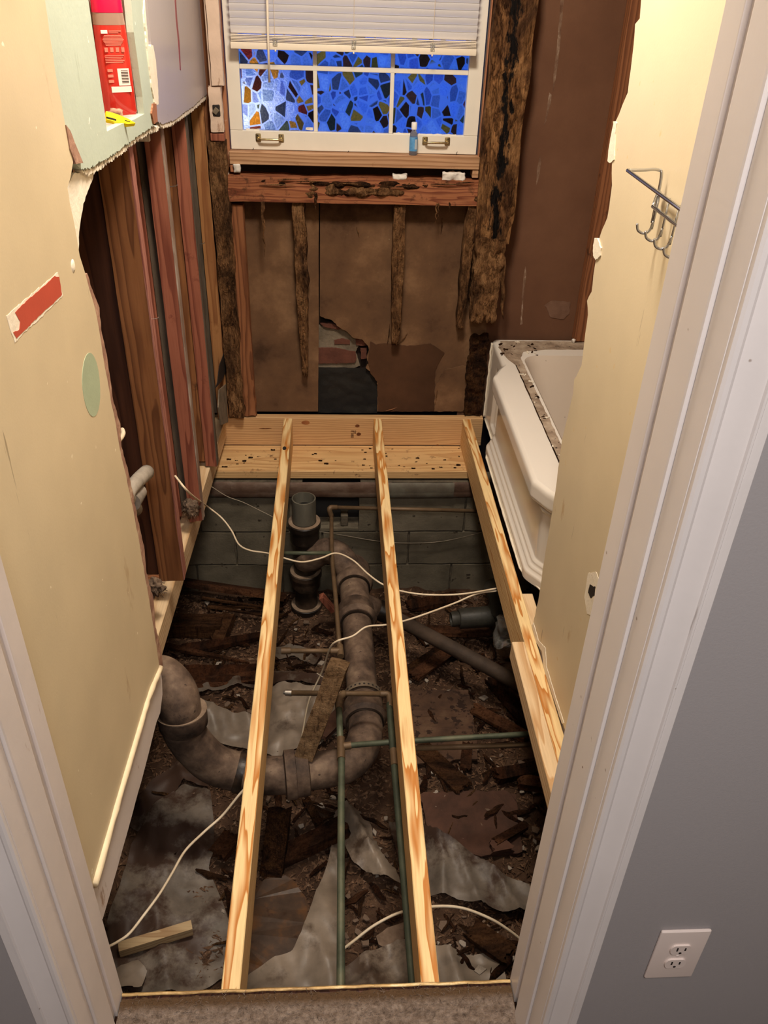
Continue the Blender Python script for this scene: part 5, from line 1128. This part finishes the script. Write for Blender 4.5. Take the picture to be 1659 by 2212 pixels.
cable('electric_cable', 'cream cable looping back from the right joist past the wooden stake', [at(1074, 1276, Z=zc_-.01), at(1030, 1283, Z=zc_-.01), at(982, 1303, Z=zc_-.01), at(920, 1326, Z=zc_-.01), at(874, 1341, Z=zc_-.01), at(832, 1350, Z=zc_-.01), at(792, 1354, Z=zc_-.01), at(762, 1374, Z=zc_-.02), at(728, 1385, Z=zc_-.03), at(712, 1402, Z=-.25), at(696, 1450, Z=-.42), at(668, 1512, Z=-.55), at(655, 1575, Z=-.66), at(649, 1616, Z=-.72)], .0034)
cable('electric_cable', 'cream cable sagging from the left joist to the left door trim', [at(540, 1692, Z=zc_), at(516, 1718, Z=-.19), at(480, 1762, Z=-.24), at(440, 1798, Z=-.26), at(400, 1838, Z=-.28), at(372, 1886, Z=-.30), at(344, 1932, Z=-.31), at(310, 1978, Z=-.31), at(280, 2016, Z=-.30), at(255, 2034, Z=-.29), at(225, 2050, Z=-.27)], .0036)
cable('electric_cable', 'dull cream cable arching low under the middle joist near the doorway', [at(735, 2055, Z=-.62), at(765, 2032, Z=-.60), at(810, 1998, Z=-.58), at(868, 1970, Z=-.56), at(940, 1958, Z=-.55), at(1000, 1962, Z=-.56), at(1060, 1985, Z=-.58), at(1100, 2010, Z=-.61), at(1125, 2030, Z=-.64)], .0042)
cable('thin_wire', 'thin wire hanging from the left ledger to the left joist', [at(455, 1050, Z=-.10), at(490, 1072, Z=-.15), at(525, 1085, Z=-.17), at(560, 1102, Z=-.18), at(600, 1122, Z=-.19)], .0016, m_wire, 'wire')
cable('thin_wire', 'thin dark wire sagging across the block wall behind the middle joist', [at(690, 1148, Y=3.10), at(740, 1156, Y=3.10), at(810, 1168, Y=3.10), at(870, 1173, Y=3.10), at(950, 1170, Y=3.10), at(1032, 1152, Y=3.10), at(1060, 1140, Y=3.10)], .0015, m_wire, 'wire')

# ------------------------------------------------------------------ sheets and boards on the earth
def sheet(name, label, poly, m, seed, amp=.012, lift=.012, cat='plastic sheet', res=.012, fold=None, th=.0):
    pts = [G(u, v) for u, v in poly]; P2 = [(p.x, p.y) for p in pts]
    x0, x1, y0, y1 = min(p[0] for p in P2), max(p[0] for p in P2), min(p[1] for p in P2), max(p[1] for p in P2)
    def inside(x, y):
        c = False; j = len(P2)-1
        for i in range(len(P2)):
            (xi, yi), (xj, yj) = P2[i], P2[j]
            if (yi > y) != (yj > y) and x < (xj-xi)*(y-yi)/(yj-yi)+xi: c = not c
            j = i
        return c
    nx, ny = int((x1-x0)/res)+2, int((y1-y0)/res)+2; bm = bmesh.new(); vd = {}
    def vert(i, j):
        if (i, j) not in vd:
            x, y = x0+i*res, y0+j*res; q = V((x*2.6+seed, y*2.6, seed))
            w = abs(noise.noise(V((x*7.5+y*2.5+seed, y*1.6-x*.6, seed))))
            w2 = abs(noise.noise(V((x*11-y*7+seed, y*9+x*5, seed+4)))); z = gz(x, y)+lift+amp*(1.2*fbm(q, 4)+1.6*(1-w)**3+.35*(1-w2)**4)+(fold(x, y) if fold else 0)
            vd[(i, j)] = bm.verts.new((x+.004*noise.noise(V((x*60, y*60, 1))), y+.004*noise.noise(V((x*60, y*60, 7))), z))
        return vd[(i, j)]
    for i in range(nx):
        for j in range(ny):
            if inside(x0+(i+.5)*res, y0+(j+.5)*res): bm.faces.new((vert(i, j), vert(i+1, j), vert(i+1, j+1), vert(i, j+1)))
    # pull the stair-stepped border onto the outline
    for v in bm.verts:
        if v.is_boundary:
            best = None
            for i in range(len(P2)):
                a, b = V((*P2[i], 0)), V((*P2[(i+1) % len(P2)], 0)); d = b-a; t_ = max(0, min(1, (V((v.co.x, v.co.y, 0))-a).dot(d)/d.length_squared)); q = a+d*t_
                dd = (q-V((v.co.x, v.co.y, 0))).length
                if best is None or dd < best[0]: best = (dd, q)
            if best[0] < res*1.5: v.co.x, v.co.y = best[1].x, best[1].y
    return put(name, bm, m, label=label, cat=cat, smooth=True)
sheet('plastic_sheet', 'large dirt strewn polythene sheet left of the left joist near the doorway', [(235, 2010), (262, 1930), (285, 1835), (330, 1760), (398, 1700), (430, 1706), (456, 1718), (464, 1790), (462, 1860), (452, 1885), (484, 1960), (500, 2010), (490, 2110), (430, 2150), (300, 2160), (235, 2120)], m_sheet, 1, .020, .006)
sheet('plastic_sheet', 'clean pale polythene sheet between the left joist and the near copper pipe', [(480, 2190), (538, 2120), (586, 2088), (632, 2068), (652, 2035), (678, 1960), (706, 1880), (724, 1815), (740, 1830), (742, 1960), (742, 2190)], m_sheet2, 2, .022, .02)
sheet('plastic_sheet', 'narrow curled polythene strip between the two near copper pipes', [(718, 1765), (745, 1750), (778, 1760), (802, 1790), (806, 1830), (826, 1868), (852, 1896), (868, 1932), (840, 1925), (795, 1905), (762, 1880), (748, 1845)], m_sheet2, 3, .03, .018)
sheet('plastic_sheet', 'dirty folded polythene sheet right of the middle joist near the doorway', [(838, 1790), (880, 1780), (925, 1810), (985, 1842), (1045, 1880), (1090, 1910), (1140, 1930), (1145, 1992), (1090, 1985), (1030, 1972), (970, 1955), (930, 1948), (880, 1938)], m_sheet, 4, .03, .016)
sheet('plastic_sheet', 'smooth polythene sheet at the doorway under the middle joist', [(742, 2190), (745, 2100), (780, 2078), (830, 2056), (880, 2040), (940, 2052), (1010, 2066), (1062, 2062), (1085, 2090), (1110, 2190)], m_sheet2, 5, .020, .012)
sheet('plastic_sheet', 'crumpled polythene sheet behind the long drain sweep', [(432, 1530), (470, 1545), (545, 1560), (560, 1500), (610, 1490), (690, 1505), (740, 1530), (735, 1590), (680, 1625), (600, 1640), (520, 1625), (440, 1612)], m_sheet2, 6, .030, .012)
sheet('plastic_sheet', 'long polythene strip crossing the dirt behind the closet bend', [(400, 1506), (440, 1490), (520, 1470), (620, 1462), (720, 1470), (720, 1492), (620, 1486), (520, 1490), (430, 1510)], m_sheet, 7, .02, .008)
sheet('plastic_sheet', 'torn polythene scrap beside the drain stack foot', [(590, 1402), (640, 1398), (700, 1418), (680, 1445), (640, 1428), (596, 1430)], m_sheet, 8, .016, .006)
sheet('plastic_sheet', 'dirty polythene piece under the closet bend', [(330, 1690), (395, 1655), (450, 1680), (455, 1715), (400, 1700), (340, 1760), (300, 1800), (270, 1780)], m_sheet, 9, .018, .004)
def slab_on(name, label, poly, m, th, lift, seed, cat='board', jagamp=.004):
    pts = [G(u, v, lift) for u, v in poly]
    pts = [p+V((0, 0, 0)) for p in jag(pts, .02, jagamp, seed, True)]
    zm = max(p.z for p in pts)
    return put(name, bm_prism([V((p.x, p.y, p.z)) for p in pts], (0, 0, -th)), m, label=label, cat=cat)
slab_on('stained_board', 'rust stained wet board right of the left joist near the doorway', [(520, 2140), (535, 1990), (556, 1915), (592, 1880), (640, 1905), (664, 1950), (668, 2010), (650, 2060), (620, 2078), (580, 2092)], m_stainboard, .012, .022, 140)
slab_on('hardboard_piece', 'square dirty hardboard piece right of the middle joist', [(880, 1492), (1012, 1490), (1020, 1540), (1030, 1605), (1032, 1640), (900, 1650), (885, 1560)], m_cardboard, .010, .03, 141)
slab_on('hardboard_piece', 'reddish dirt covered board right of the middle joist toward the doorway', [(905, 1712), (1090, 1706), (1115, 1716), (1118, 1782), (1128, 1840), (1040, 1850), (930, 1812)], m_redboard, .012, .025, 142)
slab_on('hardboard_piece', 'grey slab scrap below the dull cable near the doorway', [(812, 2022), (836, 2004), (872, 1992), (872, 2036), (840, 2052), (818, 2040)], m_chip_b, .012, .03, 143)

# hand placed timber scraps
def plank(name, label, a, b, w, th, m, seed, amp=.004, cat='scrap wood', za=0, zb=0, roll=0, taper=0):
    """a rough plank lying from ground pixel a to ground pixel b, lifted by za / zb"""
    p, q = (G(*a)+V((0, 0, za)), G(*b)+V((0, 0, zb))) if not isinstance(a, Vector) else (a, b)
    d = q-p; L = d.length; x = d.normalized(); y = V((0, 0, 1)).cross(x).normalized(); z = x.cross(y)
    if roll: R = Matrix.Rotation(roll, 3, x); y = R @ y; z = R @ z
    def tp(co, c, h):
        f = (co.x+L/2)/L; k = 1-taper*max(0, f)**1.4; co.y *= k; co.z = (co.z)*(.5+.5*k)
        e = min(f, 1-f)
        if e < .08: co.x += (.02 if amp > .002 else .001)*noise.noise(V((co.y*90, co.z*90, seed)))
        return co
    bm = rough_box(-L/2, L/2, -w/2, w/2, 0, th, max(.008, min(w, th)/3), amp, seed, 22, 0, tp, (.25, 1, 1))
    for v in bm.verts: v.co = (p+q)/2+x*v.co.x+y*v.co.y+z*v.co.z
    return put(name, bm, m, label=label, cat=cat, smooth=.8)
s0 = at(663, 1622, Z=-.40); s1 = at(737, 1424, Z=-.10)
m_stake = rot_mat('dusty_stake_wood', (170, 142, 110), (146, 118, 88), (116, 90, 66), (70, 54, 42), 6, (.3, 1, 1))
stake = plank('wooden_stake', 'square dirty wooden stake leaning beside the drain elbow', s0, s1, .060, .056, m_stake, 150, .0035, 'stake', roll=.55)
stk2 = at(655, 1500, Z=-.5); p = at(704, 1467, Z=-.17); put('nail', bm_tube([p, at(684, 1454, Z=-.16)], .0015, 6), m_wire, label='rusty nail sticking out of the leaning wooden stake', cat='nail')
plank('timber_block', 'dark upright timber prop below the horizontal drain', G(590, 1880)+V((0, 0, .0)), at(606, 1745, Z=-.60), .075, .05, m_rot_dark, 151, .004, roll=.2)
plank('timber_block', 'thick red brown timber chunk between the left joist and the copper pipe', (600, 1870), (750, 1810), .055, .055, m_chunk3, 152, .006, za=.01, zb=.04)
plank('pale_batten', 'pale sawn batten lying by the left door trim', (262, 2070), (418, 2022), .030, .034, m_pine_scrap, 153, .0006, za=.03, zb=.03)
sheet('plastic_scrap', 'small folded white plastic scrap by the left door trim', [(248, 2110), (300, 2085), (322, 2110), (310, 2150), (255, 2160)], m_sheet2, 11, .03, .03, 'plastic')
plank('old_plank', 'broad red brown plank at the foot of the left block wall', (395, 1300), (615, 1318), .075, .03, m_chunk3, 154, .003, za=.10, zb=.06, roll=-.5)
for k, (a, b) in enumerate((((440, 1318), (610, 1338)), ((450, 1330), (610, 1350)), ((455, 1322), (612, 1326)))):
    plank('lath_strip', ('topmost thin lath stacked below the red brown plank', 'lowest thin lath stacked below the red brown plank', 'middle thin lath stacked below the red brown plank')[k], a, b, .012, .008, m_chunk2, 155+k, .0015, 'lath', za=.07-.02*k, zb=.05-.012*k)
plank('timber_block', 'sawn timber block lying under the left ledger', (370, 1372), (482, 1372), .085, .07, m_chunk2, 160, .003, za=.02, zb=.02)
plank('timber_block', 'upright brown offcut leaning at the end of the sawn block', (474, 1396), (500, 1350), .05, .05, m_chunk2, 161, .003, za=.0, zb=.04)
plank('long_splinter', 'long split plank slanting under the left joist', (398, 1420), (575, 1385), .06, .022, m_chunk, 162, .006, za=.03, zb=.03, taper=.5)
plank('long_splinter', 'thin curved splinter pointing at the left joist behind the closet bend', (358, 1420), (540, 1442), .028, .016, m_chunk3, 163, .003, za=.06, zb=.02, taper=.8)
plank('old_plank', 'decayed grey brown plank behind the closet bend', (365, 1468), (560, 1462), .11, .02, m_chunk, 164, .007, za=.01, zb=.01)
plank('old_plank', 'second decayed plank lying just behind the polythene strip', (395, 1490), (575, 1470), .06, .018, m_chunk3, 165, .006, za=.012, zb=.02)
plank('old_plank', 'ragged tan plank crossing under the diagonal branch drain', (892, 1478), (985, 1412), .055, .02, m_chunk3, 166, .007, za=.03, zb=.03)
plank('old_plank', 'dark plank edge below the branch drain left end', (872, 1468), (965, 1408), .05, .02, m_rot_dark, 167, .007, za=.02, zb=.02)
plank('old_plank', 'brown plank slanting to the pale cleat', (1060, 1485), (1150, 1585), .07, .02, m_chunk, 168, .005, za=.04, zb=.04)
plank('old_plank', 'narrow brown plank behind the green cross pipe', (1020, 1545), (1135, 1605), .05, .018, m_chunk3, 169, .006, za=.03, zb=.02)
plank('old_plank', 'long flat plank slanting below the cross pipes', (905, 1622), (1000, 1712), .075, .016, m_chunk2, 170, .004, za=.02, zb=.02)
plank('old_plank', 'small upright plank stub under the cross pipes', (1008, 1620), (1004, 1672), .04, .016, m_chunk3, 171, .004, za=.03, zb=.02)
plank('timber_block', 'splintered wood block beside the right door trim', (1018, 2018), (1098, 2078), .07, .022, m_chunk2, 172, .005, za=.02, zb=.02)
plank('timber_block', 'split wood chunk beyond the right door trim', (1120, 1700), (1190, 1712), .05, .03, m_chunk3, 173, .006, za=.02, zb=.02)
plank('timber_block', 'dark wood chunk at the foot of the right cleat', (1070, 1690), (1160, 1672), .05, .03, m_chunk, 174, .006, za=.02, zb=.02)
plank('timber_block', 'flat brown offcut on the reddish board', (1065, 1838), (1132, 1800), .03, .015, m_chunk3, 175, .003, za=.04, zb=.04)
plank('timber_block', 'broken brown slab next to the brown offcut', (1060, 1845), (1098, 1838), .05, .02, m_redboard, 176, .003, za=.03, zb=.03)
plank('timber_block', 'tan wedge of wood standing beside the drain stack', at(690, 1290, Z=-.60), at(716, 1320, Z=-.68), .035, .02, m_stud_red, 177, .002)
plank('old_plank', 'reddish timber slab beside the left joist over the polythene', (470, 1865), (505, 1820), .07, .025, m_chunk3, 178, .005, za=.03, zb=.03)
plank('old_plank', 'curved dark bark strip right of the timber prop', (660, 1735), (690, 1790), .03, .014, m_rot_dark, 179, .004, za=.02, zb=.02)
plank('old_plank', 'red brown board under the leaning stake', (690, 1610), (742, 1560), .06, .02, m_redboard, 180, .003, za=.04, zb=.05)
plank('old_plank', 'grey brown scrap below the trap fitting', (900, 1372), (1060, 1378), .05, .02, m_chunk3, 181, .007, za=.02, zb=.02)
plank('old_plank', 'decayed plank behind the trap fitting', (880, 1320), (990, 1300), .07, .02, m_chunk, 182, .007, za=.02, zb=.02)
plank('old_plank', 'ragged plank along the foot of the block wall by the stack', (500, 1262), (620, 1258), .03, .02, m_chunk2, 183, .006, za=.03, zb=.03)

# scattered fragments, one object each
rnd = random.Random(77)
def proto(kind, seed):
    rn = random.Random(seed)
    if kind == 'splinter':
        n = 5; bm = bmesh.new(); R = []
        w = rn.uniform(.10, .22); h = rn.uniform(.05, .12)
        for i in range(n+1):
            x = -.5+i/n; s = 1-.55*abs(2*i/n-1)**1.5; o = (rn.uniform(-.04, .04), rn.uniform(-.02, .02))
            R.append([bm.verts.new((x+rn.uniform(-.05, .05), o[0]+a*w*s*rn.uniform(.7, 1.2), o[1]+b*h*s*rn.uniform(.7, 1.2)+h)) for a, b in ((-.5, -1), (.5, -.9), (.6, .2), (.1, 1), (-.5, .5))])
        for i in range(n):
            for k in range(5): bm.faces.new((R[i][k], R[i][(k+1) % 5], R[i+1][(k+1) % 5], R[i+1][k]))
        bm.faces.new(R[0][::-1]); bm.faces.new(R[-1])
    else:
        k = rn.randint(4, 6); top = []; 
        for i in range(k):
            a = 2*math.pi*(i+rn.uniform(-.3, .3))/k; r = rn.uniform(.32, .55); top.append((r*math.cos(a)*1.2, r*math.sin(a)*.85))
        bm = bmesh.new(); h = rn.uniform(.10, .22); A = [bm.verts.new((x, y, h*rn.uniform(.8, 1.3))) for x, y in top]; B = [bm.verts.new((x*1.1, y*1.1, -.05)) for x, y in top]; c = bm.verts.new((0, 0, h*1.35))
        for i in range(k): bm.faces.new((A[i], B[i], B[(i+1) % k], A[(i+1) % k])); bm.faces.new((c, A[i], A[(i+1) % k]))
        bm.faces.new(B[::-1])
    bmesh.ops.recalc_face_normals(bm, faces=bm.faces[:]); me = D.meshes.new(kind); bm.to_mesh(me); bm.free(); return me
SPL = []; CHP = []
for i in range(8):
    me = proto('splinter', i); me.materials.append((m_chunk, m_chunk2, m_chunk3, m_rot)[i % 4]); SPL.append(me)
for i in range(8):
    me = proto('chip', 50+i); me.materials.append((m_chip_b, m_chip, m_chip_b, m_chip)[i % 4]); CHP.append(me)
JX = [(JA-.03, JA+.03), (JA+JS-.03, JA+JS+.03)]
zones = [
 ((300, 1700, 470, 1900), 'on the upper part of the large dirty polythene sheet', 7, 4), ((360, 1350, 590, 1500), 'behind the closet bend under the left ledger', 26, 8), ((440, 1500, 560, 1610), 'on the polythene behind the long drain sweep', 10, 7), ((480, 1850, 520, 2100), 'beside the left joist near the doorway', 6, 4), ((380, 1255, 620, 1350), 'along the block wall left of the stack', 20, 4),
 ((560, 1440, 740, 1500), 'between the left joist and the leaning stake', 14, 10), ((560, 1700, 720, 1880), 'under the horizontal drain', 16, 7), ((610, 1330, 700, 1440), 'at the foot of the drain stack', 14, 9), ((745, 1760, 870, 2060), 'between the two near copper pipes', 22, 18), ((690, 1690, 740, 1860), 'left of the near copper pipe', 8, 4),
 ((880, 1380, 1130, 1500), 'around the slanting branch drain', 26, 12), ((890, 1500, 1160, 1620), 'around the square hardboard piece', 22, 18), ((905, 1620, 1190, 1720), 'below the green cross pipe on the right', 22, 26), ((930, 1730, 1170, 1880), 'on and around the reddish board', 18, 30), ((945, 1970, 1110, 2100), 'beside the right door trim at the doorway', 20, 16), ((880, 1290, 1080, 1390), 'around the trap fitting', 22, 6)]
for (u0, v0, u1, v1), where, ns, nc in zones:
    for kind, cnt in (('splinter', ns), ('chip', nc)):
        for c in range(cnt):
            p = G(rnd.uniform(u0, u1), rnd.uniform(v0, v1), .014)
            if p.y < .95 or p.y > 3.05 or abs(p.x) > 1.2: continue
            o = D.objects.new('wood_splinter' if kind == 'splinter' else 'plaster_chip', rnd.choice(SPL if kind == 'splinter' else CHP)); COL.objects.link(o)
            L = rnd.uniform(.035, .11) if kind == 'splinter' else rnd.uniform(.013, .034)
            o.location = p; o.rotation_euler = (rnd.uniform(-.35, .35), rnd.uniform(-.3, .3), rnd.uniform(0, 6.28)); o.scale = (L, L*rnd.uniform(.7, 1.2), L*rnd.uniform(.6, 1.0))
            if kind == 'splinter': tags(o, 'rotten wood splinter lying '+where, 'splinter', 'rotten wood splinters '+where)
            else: tags(o, 'small broken chip lying '+where, 'chip', 'broken chips '+where)
# crumbs nobody could count
bm = bmesh.new()
for k in range(15000):
    x, y = rnd.uniform(-.85, .72), rnd.uniform(.95, 3.1); z = gz(x, y)+.012*fbm(V((x*14, y*14, 1)), 4)+.004; s = rnd.uniform(.0025, .008)
    a = rnd.uniform(0, 6.28); l = rnd.uniform(1, 3.2); c_, s_ = math.cos(a), math.sin(a); w = [bm.verts.new((x+s*(c_*px_*l-s_*py_), y+s*(s_*px_*l+c_*py_), z+s*pz_)) for px_, py_, pz_ in ((-1, -.6, -.3), (1, -.5, rnd.uniform(-.2, .6)), (.2, .9, -.2), (0, 0, rnd.uniform(.6, 1.4)))]
    for f in ((0, 1, 3), (1, 2, 3), (2, 0, 3)): bm.faces.new([w[i] for i in f])
m_crumb = mott('wood_and_plaster_crumbs', [(.25, srgb(54, 39, 30)), (.42, srgb(92, 68, 51)), (.58, srgb(124, 94, 71)), (.70, srgb(158, 136, 114)), (.85, srgb(196, 182, 164))], 60, rough=.95, bump=0, rnd=False)
put('loose_debris', bm, m_crumb, label='fine wood and plaster crumbs strewn over the dirt', cat='debris', kind='stuff')
# bright specks of glass and paint in the dirt
# ------------------------------------------------------------------ red bottle and yellow scrap in the recess
bX = XG-.051
yc = at(247, 140, X=bX).y; zt_cap = at(232, 27, X=bX).z; hwY = .0385; hwX = .019
bot = at(266, 244, X=bX).z; zb = min(zs+.001, bot) if abs(zs-bot) < .04 else bot
rb = thing('shampoo_bottle', 'flat red shampoo bottle with pink cap standing in the plaster recess', 'bottle', (bX, yc, zb))
BC = V((bX, yc, zb)); BR = Matrix.Rotation(math.radians(28), 3, 'Z')       # broad side turned toward the room
def oval(z, hx, hy, n=28, p=2.6): return [BC+BR @ V((hy*math.copysign(abs(math.cos(a))**(2/p), math.cos(a)), hx*math.copysign(abs(math.sin(a))**(2/p), math.sin(a)), z-zb)) for a in [2*math.pi*k/n for k in range(n)]]
def loft(rings):
    bm = bmesh.new(); R = [[bm.verts.new(p) for p in r_] for r_ in rings]
    for a, b in zip(R, R[1:]):
        for k in range(len(a)): bm.faces.new((a[k], a[(k+1) % len(a)], b[(k+1) % len(a)], b[k]))
    bm.faces.new(R[0][::-1]); bm.faces.new(R[-1]); bmesh.ops.recalc_face_normals(bm, faces=bm.faces[:]); return bm
Hb = zt_cap-zb; fillz = at(240, 52, X=bX).z
put('body', loft([oval(zb, hwX*.9, hwY*.93), oval(zb+.006, hwX, hwY), oval(zb+Hb*.55, hwX, hwY*.985), oval(fillz, hwX*.97, hwY*.93)]), mott('red_shampoo', [(.3, srgb(186, 40, 36)), (.7, srgb(214, 60, 44))], 5, rough=.12, bump=0, spec=.5), rb, smooth=.6)
put('clear_neck', loft([oval(fillz+.0005, hwX*.97, hwY*.93), oval(zt_cap, hwX*.9, hwY*.88)]), NT('smoky_clear_plastic').fin(srgb(206, 170, 150), .1, 0, .5, Transmission_Weight=.5, IOR=1.3), rb, smooth=.6)
put('cap', loft([oval(zt_cap+.0005, hwX*.92, hwY*.90), oval(zt_cap+.05, hwX*.9, hwY*.86), oval(zt_cap+.056, hwX*.8, hwY*.8)]), NT('pink_red_cap').fin(srgb(222, 24, 72), .25), rb, smooth=.6)
m_lab = NT('label_print_white').fin(srgb(240, 226, 220), .5); m_labp = NT('label_print_pink').fin(srgb(236, 130, 112), .5)
def lab(f0, f1, g0, g1, m, par=None, name='label_print', d=0.0):
    Hh_ = fillz-zb; y = -hwX-.0004-d
    bm = bm_box(-hwY*.86+f0*hwY*1.72, -hwY*.86+f1*hwY*1.72, y, y+.0012, Hh_*(1-g1), Hh_*(1-g0))
    for v in bm.verts: v.co = BC+BR @ v.co
    return put(name, bm, m, par or rb)
lab(.11, .33, .05, .087, m_lab); lab(.38, .80, .055, .066, m_labp); lab(.38, .70, .075, .084, m_labp)
for k in range(8): lab(.14+.02*abs(3-k), .86-.03*abs(3-k), .105+.0145*k, .1125+.0145*k, m_labp)
for k in range(4): lab(.16+.19*k, .27+.19*k, .235, .285, m_labp, name='label_icon')
for k in range(5): lab(.14, .80-.05*(k % 3), .32+.018*k, .328+.018*k, m_labp)
for k in range(3): lab(.16, .34, .47+.06*k, .50+.06*k, m_labp, name='label_icon')
bc = lab(.50, .90, .465, .655, m_lab, name='barcode')
for k in range(9): lab(.62, .86, .485+.017*k, .485+.017*k+(.004, .009, .005, .008)[k % 4], m_dark, bc, 'bar', .0004)
lab(.22, .92, .665, .73, m_lab)
# yellow scrap
XY_ = XG+.006
ys = thing('yellow_scrap', 'pointed yellow plastic piece with dark marks on the plaster recess ledge', 'plastic', at(262, 262, X=XG-.02))
yp = [(229, 240), (245, 244), (262, 250), (278, 257), (293, 266), (276, 268), (258, 264), (240, 260), (231, 258)]
m_yel = NT('bright_yellow_plastic').fin(srgb(250, 224, 30), .4)
a_ = [at(u, v, X=XG-.03+.05*((u-229)/64)) for u, v in yp]
put('yellow_body', bm_prism(a_, (-.004, 0, -.006)), m_yel, ys)
put('dark_edge', bm_tube([at(231, 254, X=XG-.022), at(250, 259, X=XG-.010)], .0022, 6), m_dark, ys)
put('dark_mark', bm_tube([at(270, 260, X=XG+.0035), at(281, 263, X=XG+.012)], .0010, 5), m_dark, ys)
q = at(250, 243, X=XG-.045); put('plaster_lump', rough_box(q.x-.014, q.x+.014, q.y-.02, q.y+.02, zs-.002, zs+.02, .006, .006, 66, 40), m_torn_br, label='crumbled plaster lump beside the red bottle', cat='plaster', smooth=1)
